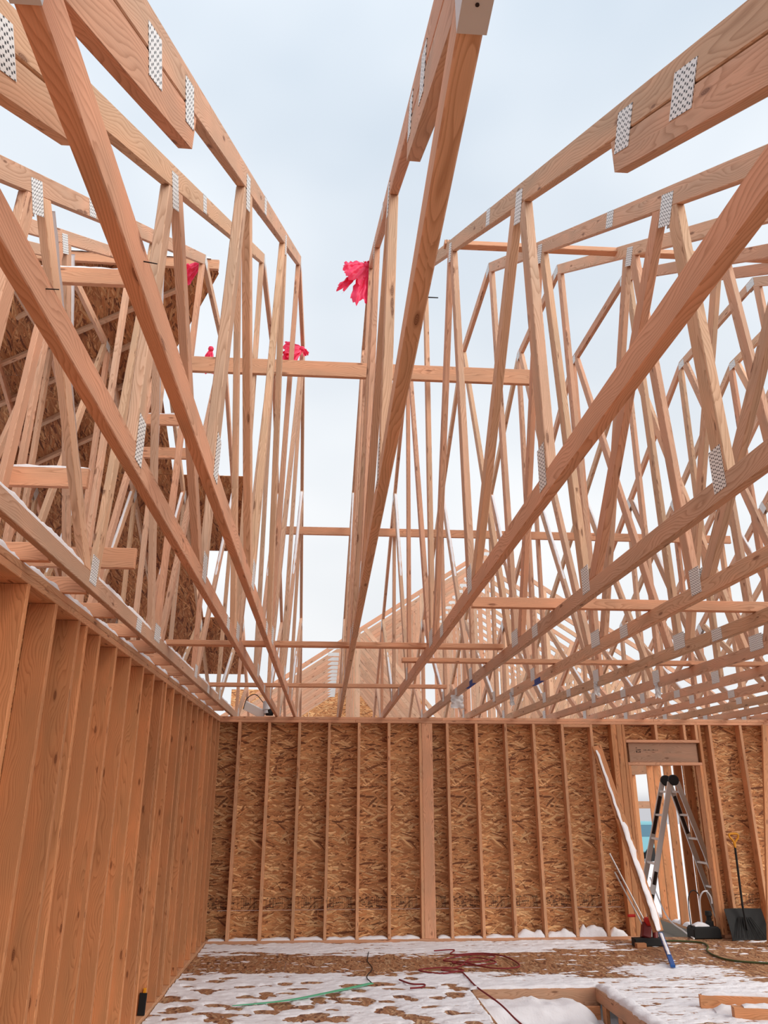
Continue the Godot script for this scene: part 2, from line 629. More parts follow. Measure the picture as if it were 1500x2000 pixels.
var plate_meshes := {}
func plate_mesh(s: Vector2) -> Mesh:
	if not plate_meshes.has(s):
		var b := MB.new()
		b.us = 0.10
		b.vs = 0.062
		b.prism(PackedVector2Array([-s / 2, Vector2(s.x, -s.y) / 2, s / 2, Vector2(-s.x, s.y) / 2]), Vector2(0, 1), 0.0, 0.0016, Transform3D.IDENTITY, 0.0)
		plate_meshes[s] = b.done()
	return plate_meshes[s]

func make_truss(x: float, lean: float, label: String, frosted := 1, dz := 0.0, yaw := 0.0) -> Node3D:
	var at := Vector3(x + 4.0 * yaw, 2.80, -7.0 + dz)
	var o := thing("roof_truss", label, "roof truss", at, "")
	o.rotation = Vector3(0, yaw, -lean / 3.7)
	var bas := Basis(Vector3(0, 0, 1), Vector3(0, 1, 0), Vector3(1, 0, 0))
	var xf := Transform3D(bas, Vector3(0, -2.80, 7.0))
	for q in truss_parts:
		var b := wood_mb()
		b.prism(q[1], q[2], -0.019, 0.019, xf, 0.003)
		put(b.done(), q[0], wood_mat(), o)
	for q in plate_spots:
		for s in [-1, 1]:
			var p := put(plate_mesh(q[1]), "nail_plate", M.plate, o, Vector3(s * 0.0192, q[0].y - 2.80, q[0].x + 7.0))
			# mesh x -> z, y -> y, thickness outwards
			var bz := Vector3(s, 0, 0)
			var bx := Vector3(0, sin(q[2]), cos(q[2]))
			p.basis = Basis(bx, bz.cross(bx), bz)
	if frosted > 0:
		var s := MB.new()
		var lines := [[-9.26, -7.90], [-11.34, -9.72]]
		if frosted > 1: lines += [[-2.86, -4.02], [-4.66, -5.66]]
		for i in lines.size():
			var a := Vector3(0, top_h(lines[i][0]) - 0.16, lines[i][0])
			var b := Vector3(0, CT + 0.05, lines[i][1])
			var d := (a - b).normalized()
			var nn := Vector3(0, d.z, -d.y)
			if nn.y < 0: nn = -nn
			var sh := nn * 0.0445 + Vector3(0, -2.80, 7.0)
			snow_ridge(s, a + sh, b + sh, 0.032, 0.010 if i < 2 else 0.005, 200 + i)
		tag(put(s.done(), "snow_dusting", M.snow, o), "snow dusted on the sloping webs", "", "", "stuff")
	return o

# ---------------------------------------------------------------- lumpy snow lying along a line
func snow_ridge(b: MB, a: Vector3, e: Vector3, w: float, h: float, sd: int) -> void:
	var nz := FastNoiseLite.new()
	nz.seed = sd
	nz.frequency = 1.0
	nz.fractal_octaves = 3
	var l := a.distance_to(e)
	var m := maxi(4, int(l / 0.035))
	var x := (e - a) / l
	var side := x.cross(Vector3.UP).normalized()
	var up := side.cross(x).normalized()
	var rows := []
	for i in m + 1:
		var f := float(i) / m
		var q := f * l
		var endf := minf(1.0, minf(q, l - q) / (w * 0.6) + 0.15)
		var hh := h * (0.8 + 0.55 * nz.get_noise_2d(q * 5.0, 3.0)) * sqrt(endf)
		var ww := w * (0.92 + 0.25 * nz.get_noise_2d(q * 6.0, 60.0))
		var row := PackedVector3Array()
		for k in 9:
			var an := PI * k / 8.0
			var c0 := cos(an)
			var bump := 1.0 + 0.18 * nz.get_noise_3d(q * 16.0, c0 * 3.0, 7.0)
			row.append(a + x * q + side * (c0 * ww / 2) + up * (pow(maxf(sin(an), 0.0), 0.7) * maxf(hh, 0.004) * bump))
		rows.append(row)
	skin(b, rows, up)
	for ei in [0, m]:
		var r0: PackedVector3Array = rows[ei]
		var mid := (r0[0] + r0[8]) / 2
		for k in 8:
			b.tri(mid, r0[k], r0[k + 1], -x if ei == 0 else x, Vector2.ZERO, Vector2.ZERO, Vector2.ZERO)

func skin(b: MB, rows: Array, up: Vector3) -> void:
	# smooth surface through a grid of points
	var nr := rows.size()
	var nc: int = rows[0].size()
	var norms := []
	for i in nr:
		var line := PackedVector3Array()
		for k in nc:
			var du: Vector3 = rows[mini(i + 1, nr - 1)][k] - rows[maxi(i - 1, 0)][k]
			var dv: Vector3 = rows[i][mini(k + 1, nc - 1)] - rows[i][maxi(k - 1, 0)]
			var nn := du.cross(dv).normalized()
			if nn.dot(up) < -0.02: nn = -nn
			line.append(nn)
		norms.append(line)
	for i in nr - 1:
		for k in nc - 1:
			b.smooth_tri(rows[i][k], rows[i + 1][k], rows[i + 1][k + 1], norms[i][k], norms[i + 1][k], norms[i + 1][k + 1])
			b.smooth_tri(rows[i][k], rows[i + 1][k + 1], rows[i][k + 1], norms[i][k], norms[i + 1][k + 1], norms[i][k + 1])

func curve(pts: Array, step := 0.03) -> PackedVector3Array:
	var cv := Curve3D.new()
	cv.bake_interval = step
	for i in pts.size():
		var a: Vector3 = pts[maxi(i - 1, 0)]
		var b: Vector3 = pts[mini(i + 1, pts.size() - 1)]
		var t := (b - a) / 6.0
		cv.add_point(pts[i], -t, t)
	return cv.get_baked_points()

# ---------------------------------------------------------------- the shell
func stud(parent: Node3D, called: String, a: Vector3, b: Vector3, grain := 1, kind := 5) -> void:
	var m := wood_mb(kind)
	m.box(a, b, 0.003, grain)
	put(m.done(), called, wood_mat(), parent)

func panel(parent: Node3D, called: String, lo: Vector2, hi: Vector2, d0: float, d1: float, xf: Transform3D, mat: Material, fit: bool, tint: Color) -> void:
	# a sheet in the plane of xf, x across and y up; fit lays the whole texture once over 1.22 x 2.40 m
	var m := MB.new()
	m.tint = tint
	m.us = -1.22
	m.vs = -2.40
	if fit: m.off = Vector2(lo.x / -1.22 + 0.37 * rng.randi_range(0, 2), lo.y / 2.40 + 1.0 + (2.40 - (hi.y - lo.y)) * 0.0)
	else: m.off = Vector2(rng.randf() * 3, rng.randf() * 3)
	m.prism(PackedVector2Array([lo, Vector2(hi.x, lo.y), hi, Vector2(lo.x, hi.y)]), Vector2(0, 1), d0, d1, xf, 0.0015)
	put(m.done(), called, mat, parent)

func back_wall() -> void:
	var w := structure("wall_back", "long back wall of vertical studs over strand board sheathing")
	var zf := -11.0
	var zr := -11.14
	# plates
	for q in [[-1.43, 1.6], [1.6, 4.6], [4.6, 9.6]]:
		stud(w, "top_plate", Vector3(q[0], 2.712, zf), Vector3(q[1] - 0.002, 2.75, zr), 0, 2)
	for q in [[-1.43, 0.4], [0.4, 3.2], [3.2, 6.2], [6.2, 9.6]]:
		stud(w, "top_plate", Vector3(q[0], 2.674, zf), Vector3(q[1] - 0.002, 2.711, zr), 0, 2)
	for q in [[-1.43, 1.9], [1.9, 4.23], [5.22, 9.6]]:
		stud(w, "bottom_plate", Vector3(q[0], 0.0, zf), Vector3(q[1] - 0.002, 0.038, zr), 0, 2)
	var xs := [-1.17, -0.77, -0.36, 0.045, 0.45, 0.86, 1.665, 2.07, 2.48, 2.875, 3.28, 3.69, 5.40, 5.85, 6.26, 6.67, 7.08, 7.49, 7.9, 8.31, 8.72, 9.13, 9.55]
	for x in xs:
		stud(w, "stud", Vector3(x - 0.019, 0.039, zf), Vector3(x + 0.019, 2.673, zr), 1)
	# built-up post of a stud on edge and one turned flat
	stud(w, "stud", Vector3(1.27, 0.039, zf), Vector3(1.308, 2.673, zr), 1)
	stud(w, "stud", Vector3(1.31, 0.039, zf), Vector3(1.455, 2.673, zf - 0.038), 1, 2)
	# blocking under the plate by the door
	stud(w, "blocking", Vector3(3.30, 2.634, zf), Vector3(3.67, 2.673, zr), 0)
	# packs of studs beside the doorway
	for x in [3.97, 4.05]:
		stud(w, "stud", Vector3(x, 0.039, zf), Vector3(x + 0.076, 2.673, zr), 1, 1)
	stud(w, "stud", Vector3(4.13, 0.039, zf), Vector3(4.168, 2.673, zr), 1, 1)
	stud(w, "jack_stud", Vector3(4.17, 0.039, zf), Vector3(4.208, 2.13, zr), 1, 1)
	stud(w, "stud", Vector3(5.225, 0.039, zf), Vector3(5.263, 2.673, zr), 1, 1)
	stud(w, "jack_stud", Vector3(5.186, 0.039, zf), Vector3(5.224, 2.13, zr), 1, 1)
	# header over the doorway, plates above and below it, cripples
	stud(w, "header", Vector3(4.209, 2.17, zf - 0.03), Vector3(5.185, 2.43, zf - 0.068), 0, 4)
	stud(w, "header", Vector3(4.170, 2.17, zf - 0.09), Vector3(5.224, 2.43, zr), 0, 3)
	stud(w, "header_plate", Vector3(4.170, 2.131, zf), Vector3(5.224, 2.169, zr), 0, 2)
	stud(w, "header_plate", Vector3(4.170, 2.431, zf), Vector3(5.224, 2.469, zr), 0, 2)
	for x in [4.62, 5.03, 5.20]:
		stud(w, "cripple_stud", Vector3(x - 0.019, 2.47, zf), Vector3(x + 0.019, 2.673, zr), 1)
	# ink stamp on the header
	var r := RandomNumberGenerator.new()
	r.seed = 4
	var ink := MB.new()
	for k in 7:
		var x := 4.31 + (k % 3) * 0.024
		var y := 2.30 + (k / 3) * 0.028
		ink.box(Vector3(x, y, zf - 0.0296), Vector3(x + 0.018, y + 0.006 + r.randf() * 0.015, zf - 0.031))
	var xx := 4.42
	while xx < 4.62:
		var l := r.randf_range(0.006, 0.02)
		ink.box(Vector3(xx, 2.328, zf - 0.0296), Vector3(xx + l, 2.332 + r.randf() * 0.008, zf - 0.031))
		xx += l + 0.006
	put(ink.done(), "ink_stamp", M.ink, w)
	# sheathing on the far face
	var xf := Transform3D(Basis.IDENTITY, Vector3(0, 0, zr - 0.014))
	var edges := [-1.58, -0.36, 0.86, 2.07, 3.28, 4.17]
	for i in edges.size() - 1:
		var t := rng.randf_range(0.9, 1.0)
		panel(w, "sheathing_panel", Vector2(edges[i] + 0.0015, 0.362), Vector2(edges[i + 1] - 0.0015, 2.74), 0.0, 0.0115, xf, M.osb_print, true, Color(t, t * 0.97, t * 0.95))
		panel(w, "sheathing_panel", Vector2(edges[i] + 0.0015, -0.2), Vector2(edges[i + 1] - 0.0015, 0.36), 0.0, 0.0115, xf, M.osb, false, Color(t, t * 0.98, t * 0.95))
	panel(w, "sheathing_panel", Vector2(4.1715, 2.44), Vector2(5.2225, 2.74), 0.0, 0.0115, xf, M.osb, false, Color(0.95, 0.93, 0.9))
	edges = [5.224, 6.26, 7.48, 8.7, 9.6]
	for i in edges.size() - 1:
		panel(w, "sheathing_panel", Vector2(edges[i] + 0.0015, 0.362), Vector2(edges[i + 1] - 0.0015, 2.74), 0.0, 0.0115, xf, M.osb_print, true, Color(0.96, 0.94, 0.92))
		panel(w, "sheathing_panel", Vector2(edges[i] + 0.0015, -0.2), Vector2(edges[i + 1] - 0.0015, 0.36), 0.0, 0.0115, xf, M.osb, false, Color(0.96, 0.94, 0.92))

func left_wall() -> void:
	var w := structure("wall_left", "left wall of close-set deep studs under a doubled top plate")
	var xr := -1.57
	var xf := -1.43
	for q in [[0.2, -3.6], [-3.6, -7.4], [-7.4, -11.0]]:
		stud(w, "top_plate", Vector3(xf, 2.674, q[0]), Vector3(xr, 2.711, q[1] + 0.002), 2)
	for q in [[0.2, -2.2], [-2.2, -4.5], [-4.5, -8.1], [-8.1, -11.14]]:
		stud(w, "top_plate", Vector3(xf - 0.001, 2.712, q[0]), Vector3(xr, 2.75, q[1] + 0.002), 2)
	for q in [[0.2, -5.1], [-5.1, -11.0]]:
		stud(w, "bottom_plate", Vector3(xf, 0.0, q[0]), Vector3(xr, 0.038, q[1] + 0.002), 2)
	var zs := [-2.05, -2.46, -2.87, -3.28, -3.70, -4.11, -4.52, -4.67, -4.96, -5.38, -5.79, -6.22, -6.62, -7.02, -7.16, -7.54, -7.96, -8.17, -8.25, -8.62, -9.02, -9.42, -9.83, -10.23, -10.62, -10.95]
	for z in zs:
		stud(w, "stud", Vector3(xr, 0.039, z), Vector3(xf, 2.673, z - 0.038), 1, 1)
	var pf := Transform3D(Basis(Vector3(0, 0, 1), Vector3(0, 1, 0), Vector3(-1, 0, 0)), Vector3(xr - 0.001, 0, 0))
	var z := -11.15
	while z < 0.0:
		panel(w, "sheathing_panel", Vector2(z + 0.0015, -0.2), Vector2(minf(z + 1.22, 0.2) - 0.0015, 2.74), 0.0, 0.0115, pf, M.osb, false, Color(0.96, 0.93, 0.9))
		z += 1.22

const ORD := ["first", "second", "third", "fourth", "fifth", "sixth", "seventh", "eighth", "ninth", "tenth", "eleventh", "twelfth", "thirteenth", "fourteenth", "fifteenth"]
const HOLE := [1.44, 2.62, -8.36, -6.1]
func subfloor() -> void:
	var w := structure("floor", "strand board subfloor laid in sheets, partly under snow")
	var xf := Transform3D(Basis(Vector3(1, 0, 0), Vector3(0, 0, -1), Vector3(0, 1, 0)), Vector3.ZERO)
	var hole := PackedVector2Array([Vector2(HOLE[0], -HOLE[2]), Vector2(HOLE[1], -HOLE[2]), Vector2(HOLE[1], -HOLE[3]), Vector2(HOLE[0], -HOLE[3])])
	var row := 0
	var z := 11.16
	while z > -8.0:
		var x := -1.6 - (1.22 if row % 2 else 0.0)
		while x < 9.6:
			var lo := Vector2(maxf(x, -1.6) + 0.002, maxf(z - 1.22, -8.0) + 0.002)
			var hi := Vector2(minf(x + 2.44, 9.6) - 0.002, z - 0.002)
			var p := PackedVector2Array([lo, Vector2(hi.x, lo.y), hi, Vector2(lo.x, hi.y)])
			for q in Geometry2D.clip_polygons(p, hole):
				if q.size() < 3: continue
				var m := MB.new()
				var t := rng.randf_range(0.80, 0.92)
				m.tint = Color(t, t * 0.95, t * 0.94)
				m.us = 1.22
				m.vs = 2.4
				m.off = Vector2(rng.randf() * 3, rng.randf() * 3)
				m.prism(q, Vector2(1, 0), -0.018, 0.0, xf, 0.0012)
				put(m.done(), "floor_panel", M.subfloor, w)
			x += 2.44
		z -= 1.22
		row += 1
	# joists below, seen in the stair opening
	for k in 27:
		var jx := -1.4 + k * 0.4064
		if jx > HOLE[0] - 0.08 and jx < HOLE[1] + 0.08: continue
		stud(w, "joist", Vector3(jx - 0.019, -0.25, -11.1), Vector3(jx + 0.019, -0.019, 7.9), 2)

func ground_cover() -> void:
	# snowy ground round the building
	var b := MB.new()
	var nz := FastNoiseLite.new()
	nz.seed = 21
	nz.frequency = 0.15
	nz.fractal_octaves = 4
	var rows := []
	for i in 61:
		var row := PackedVector3Array()
		for k in 61:
			var x := -60.0 + k * 2.4
			var z := 20.0 - i * 2.4
			var far := -maxf(0.0, (-z - 22.0)) * 0.012
			row.append(Vector3(x, -0.95 + nz.get_noise_2d(x, z) * 0.22 + far, z))
		rows.append(row)
	skin(b, rows, Vector3.UP)
	var o := put(b.done(), "snowy_ground", M.snow)
	tag(o, "open snow-covered ground outside, seen through the doorway", "snow", "", "stuff")

func floor_snow() -> void:
	var nz := FastNoiseLite.new()
	nz.seed = 14
	nz.frequency = 1.0
	nz.fractal_octaves = 4
	var fine := FastNoiseLite.new()
	fine.seed = 15
	fine.frequency = 1.0
	fine.fractal_octaves = 3
	var r := RandomNumberGenerator.new()
	r.seed = 12
	var prints := []
	for i in 190:
		var x := r.randf_range(-1.4, 1.35)
		var z := r.randf_range(-9.15, -6.6)
		if r.randf() > 1.0 - 0.45 * (x + 1.4) / 2.75: continue
		prints.append([x, z, r.randf_range(0.06, 0.13), r.randf_range(0.05, 0.10), r.randf() * 0.8 - 0.4])
	var x0 := -1.42
	var x1 := 6.4
	var z0 := -10.99
	var z1 := -6.4
	var st := 0.016
	var nx := int((x1 - x0) / st)
	var nzc := int((z1 - z0) / st)
	var hs := PackedFloat32Array()
	hs.resize((nx + 1) * (nzc + 1))
	for i in nzc + 1:
		var z := z0 + i * st
		for k in nx + 1:
			var x := x0 + k * st
			# edges of the bare band swept in front of the wall
			var far_edge := -10.28 + 0.10 * sin(x * 1.3)
			var near_edge := -9.22 + 0.05 * sin(x * 2.1 + 1.0)
			if x > 1.2: near_edge += 0.30 * clampf((x - 1.2) / 1.2, 0.0, 1.0)
			if x > 3.3: near_edge += 0.35 * clampf((x - 3.3) / 1.5, 0.0, 1.0)
			var c := 0.0
			if z < far_edge: c = minf(0.62, (far_edge - z) / 0.45)
			elif z > near_edge: c = minf(1.0, (z - near_edge) / 0.22)
			else: c = -minf(1.0, minf(z - far_edge, near_edge - z) / 0.16)
			if z < -10.2 and x > 3.5: c = minf(c, -0.8 + (0.25 if x < 3.9 else 0.0))
			var strk := nz.get_noise_2d(x * 1.1, z * 5.5)
			var spk := fine.get_noise_2d(x * 6.0, z * 20.0)
			var h := c * 0.62 + strk * 1.0 + spk * 0.75
			if z > near_edge and x > 2.7: h -= 0.32
			if z > near_edge:
				for q in prints:
					var dx: float = x - q[0]
					var dz: float = z - q[1]
					if absf(dx) > 0.2 or absf(dz) > 0.2: continue
					var cx: float = dx * cos(q[4]) + dz * sin(q[4])
					var cz: float = -dx * sin(q[4]) + dz * cos(q[4])
					var e: float = (cx * cx) / (q[2] * q[2]) + (cz * cz) / (q[3] * q[3]) + spk * 0.5
					if e < 1.3: h = minf(h, (e - 1.0) * 1.5)
			# snow at the foot of the braced strut, kept from the stair hole
			var dd := Vector2(x - 3.7, (z + 9.1) * 1.6).length()
			if dd < 0.75: h = maxf(h, 0.55 - dd + spk * 0.6 + strk * 0.3)
			if x > HOLE[0] - 0.02 and x < HOLE[1] + 0.06 and z > HOLE[2] - 0.03: h = -1.0
			hs[i * (nx + 1) + k] = clampf(h * 0.016, -0.02, 0.022) + (0.002 * fine.get_noise_2d(x * 30.0, z * 30.0))
	var v := PackedVector3Array()
	var n := PackedVector3Array()
	var idx := PackedInt32Array()
	for i in nzc + 1:
		for k in nx + 1:
			var a := i * (nx + 1) + k
			v.append(Vector3(x0 + k * st, 0.0008 + hs[a], z0 + i * st))
			var hx := hs[i * (nx + 1) + mini(k + 1, nx)] - hs[i * (nx + 1) + maxi(k - 1, 0)]
			var hz := hs[mini(i + 1, nzc) * (nx + 1) + k] - hs[maxi(i - 1, 0) * (nx + 1) + k]
			n.append(Vector3(-hx / (2 * st), 1, -hz / (2 * st)).normalized())
	for i in nzc:
		for k in nx:
			var a := i * (nx + 1) + k
			var b := a + nx + 1
			if hs[a] <= 0.0 and hs[a + 1] <= 0.0 and hs[b] <= 0.0 and hs[b + 1] <= 0.0: continue
			for q in [a, a + 1, b + 1, a, b + 1, b]: idx.append(q)
	var arr := []
	arr.resize(Mesh.ARRAY_MAX)
	arr[Mesh.ARRAY_VERTEX] = v
	arr[Mesh.ARRAY_NORMAL] = n
	arr[Mesh.ARRAY_INDEX] = idx
	var me := ArrayMesh.new()
	me.add_surface_from_arrays(Mesh.PRIMITIVE_TRIANGLES, arr)
	tag(put(me, "trodden_snow", M.snow), "thin trodden snow on the subfloor with bare footprints and streaks", "snow", "", "stuff")

# ---------------------------------------------------------------- roof pieces
func roof_trusses() -> void:
	lay_out_truss(2.36, 0.67)
	var left := [[-3.72, 0.0], [-3.11, 0.0], [-2.50, 0.0], [-1.89, 0.02]]
	var names := ["leftmost roof truss under the strand board sheathing, beyond the left wall", "second roof truss from the left, under the strand board sheathing", "third roof truss from the left, under the sheathing with its rafters", "roof truss just beyond the left wall, with pink ribbon near its peak"]
	for i in 4: make_truss(left[i][0], left[i][1], names[i], 2)
	make_truss(-1.285, 0.06, "roof truss lying along the left wall, its bottom chord topped with snow", 2, 0.03)
	lay_out_truss(2.35, 0.665)
	make_truss(-0.683, 0.0, "second roof truss right of the left wall, with a nail sticking out", 1, 0.13)
	lay_out_truss(2.506, 0.655)
	make_truss(-0.439, 0.08, "roof truss with pink ribbon at its back slope, left of the open gap of sky")
	make_truss(0.184, 0.13, "central roof truss with pink ribbon at its peak and galvanized hanger")
	var words := ["first", "second", "third", "fourth", "fifth", "sixth", "seventh", "eighth", "ninth", "tenth", "eleventh", "twelfth", "thirteenth"]
	var leans := [0.02, 0.0, 0.03, 0.02, 0.03, 0.05, 0.03, 0.02, 0.04, 0.0, 0.02, 0.0]
	for i in 12:
		var x := 0.798 + i * 0.6115
		make_truss(x, leans[i], "%s wooden roof truss to the right of the central one with the ribbon" % words[i], 1, [0.0, 0.03, 0.05, 0.0, 0.0, 0.0, 0.03, 0.0, 0.02, 0.0, 0.02, 0.0][i], [0.0, 0.006, 0.008, 0.022, 0.024, 0.026, 0.026, 0.028, 0.028, 0.028, 0.03, 0.03][i])
	# carrying beam that the hangers hang from, just above and behind the view
	var g := MB.new()
	g.tint = Color(0.95, 0.86, 0.78)
	g.box(Vector3(-4.2, 2.755, -0.66), Vector3(8.2, 3.0, -0.58), 0.004, 0)
	tag(put(g.done(), "carrier_beam", M.wood_a), "long timber beam carrying the near ends of the trusses overhead", "beam")
	# galvanized hangers round the near chord ends
	for q in [[-0.439, "galvanized hanger on the near end of the left ribbon truss"], [0.184, "galvanized hanger on the near end of the central truss at the top of the view"]]:
		var o := thing("joist_hanger", q[1], "hanger", Vector3(q[0], 2.752, -0.748))
		var b := MB.new()
		b.box(Vector3(-0.022, -0.002, -0.055), Vector3(0.022, 0.0, 0.12))
		put(b.done(), "seat", M.zinc, o)
		for s in [-1, 1]:
			var c := MB.new()
			c.box(Vector3(s * 0.0195, 0, -0.055), Vector3(s * 0.022, 0.13, 0.12))
			put(c.done(), "side_flange", M.zinc, o)
		var d := MB.new()
		d.lathe(Vector3(0, -0.002, -0.01), PackedVector2Array([Vector2(0.003, 0), Vector2(0.003, -0.0015), Vector2(0, -0.0015)]), Basis.IDENTITY, 8)
		put(d.done(), "nail_hole", M.ink, o)

func brace(called: String, label: String, a: Vector3, b: Vector3, w: float, t: float, wdir: Vector3, snow := false) -> void:
	var m := wood_mb(2)
	m.board(a, b, w, t, wdir)
	tag(put(m.done(), called, wood_mat()), label, "brace")
	if snow:
		var s := MB.new()
		var up := Vector3.UP * (w / 2 if wdir.y > 0.5 else t / 2)
		snow_ridge(s, a + up, b + up, (t if wdir.y > 0.5 else w) * 0.9, 0.02, int(a.x * 100 + a.z * 10))
		tag(put(s.done(), "snow_cap", M.snow), "snow lying on top of the " + label, "snow", "", "stuff")

func braces() -> void:
	var V := Vector3.UP
	brace("lateral_brace", "wide reddish brace nailed across the webs in mid view", Vector3(-1.2, 5.115, -5.78), Vector3(1.71, 5.105, -5.78), 0.14, 0.038, V)
	brace("spacer_board", "thin marked spacer board under the right-hand top chords", Vector3(0.78, 5.545, -4.66), Vector3(4.6, 5.56, -4.66), 0.038, 0.062, V)
	var pm := MB.new()
	for x in [0.83, 1.40]:
		for q in [[-0.016, -0.016, 0.016, 0.016], [-0.016, 0.016, 0.016, -0.016], [-0.034, -0.018, -0.034, 0.018], [0.034, -0.018, 0.034, 0.018]]:
			pm.board(Vector3(x + q[0], 5.547 + q[1], -4.6287), Vector3(x + q[2], 5.547 + q[3], -4.6287), 0.0035, 0.0008, Vector3(1, 0.2, 0), 0.0)
	tag(put(pm.done(), "pencil_mark", M.ink), "pencilled crosses on the thin spacer board", "mark")
	brace("lateral_brace", "frosted brace across the far slope of the trusses", Vector3(-0.6, 4.86, -9.31), Vector3(5.2, 4.87, -9.31), 0.10, 0.038, V)
	brace("chord_runner", "runner lying on the bottom chords, nearest and right-hand one", Vector3(0.9, 2.878, -4.78), Vector3(6.4, 2.878, -4.78), 0.066, 0.05, V)
	brace("chord_runner", "long runner on the bottom chords from left wall to the fourth right truss", Vector3(-1.28, 2.867, -6.25), Vector3(1.42, 2.867, -6.25), 0.089, 0.038, Vector3(0, 0, 1))
	brace("chord_runner", "runner on the bottom chords starting beside the central truss", Vector3(0.66, 2.867, -6.95), Vector3(4.6, 2.867, -6.95), 0.089, 0.038, Vector3(0, 0, 1))
	brace("chord_runner", "farthest short runner on the bottom chords near the back wall", Vector3(-1.3, 2.867, -8.7), Vector3(1.32, 2.867, -8.7), 0.089, 0.038, Vector3(0, 0, 1))
	var bl := [[-1.95, -1.27, 4.93, -4.40, true, "snow-topped block high between the left trusses"], [-2.0, -1.45, 3.50, -4.40, true, "block low between the left trusses with snow on it"], [-2.4, -1.85, 3.36, -5.65, false, "dark low block behind the left trusses"], [-1.95, -1.5, 5.42, -7.45, true, "block by the sheathing edge, upper of two"], [-1.95, -1.45, 5.04, -7.45, false, "block by the sheathing edge, lower of two"], [-1.62, -1.12, 3.01, -4.40, false, "block resting just above the left bottom chord"]]
	for q in bl:
		brace("truss_block", "%s" % q[5], Vector3(q[0], q[2], q[3]), Vector3(q[1], q[2], q[3]), 0.12, 0.038, V, q[4])
	# blocking boards across the left wall plate, with snow between them
	var zs := [-1.75, -2.36, -2.97, -3.58, -4.19, -4.80, -5.41, -6.02, -6.63, -7.24, -7.85, -8.46, -9.07, -9.68, -10.29]
	for i in zs.size():
		var m := wood_mb(2)
		m.box(Vector3(-1.88, 2.752, zs[i]), Vector3(-1.310, 2.842, zs[i] - 0.038), 0.003, 0)
		tag(put(m.done(), "plate_block", wood_mat()), "%s short block across the left wall top plate, counted from the back corner" % ORD[zs.size() - 1 - i], "block", "blocks across the left wall plate")
		if i + 1 < zs.size():
			var s := MB.new()
			snow_ridge(s, Vector3(-1.47, 2.748, zs[i] - 0.06), Vector3(-1.47, 2.748, zs[i + 1] + 0.02), 0.075, 0.045, 40 + i)
			tag(put(s.done(), "plate_snow", M.snow), "%s ridge of snow on the left wall top plate, counted from the back corner" % ORD[zs.size() - 2 - i], "snow", "snow ridges on the left wall plate", "stuff")
	var s2 := MB.new()
	snow_ridge(s2, Vector3(-1.285, 2.842, -1.2), Vector3(-1.285, 2.842, -10.9), 0.034, 0.034, 77)
	tag(put(s2.done(), "chord_snow", M.snow), "long ridge of snow on the bottom chord beside the left wall", "snow", "", "stuff")

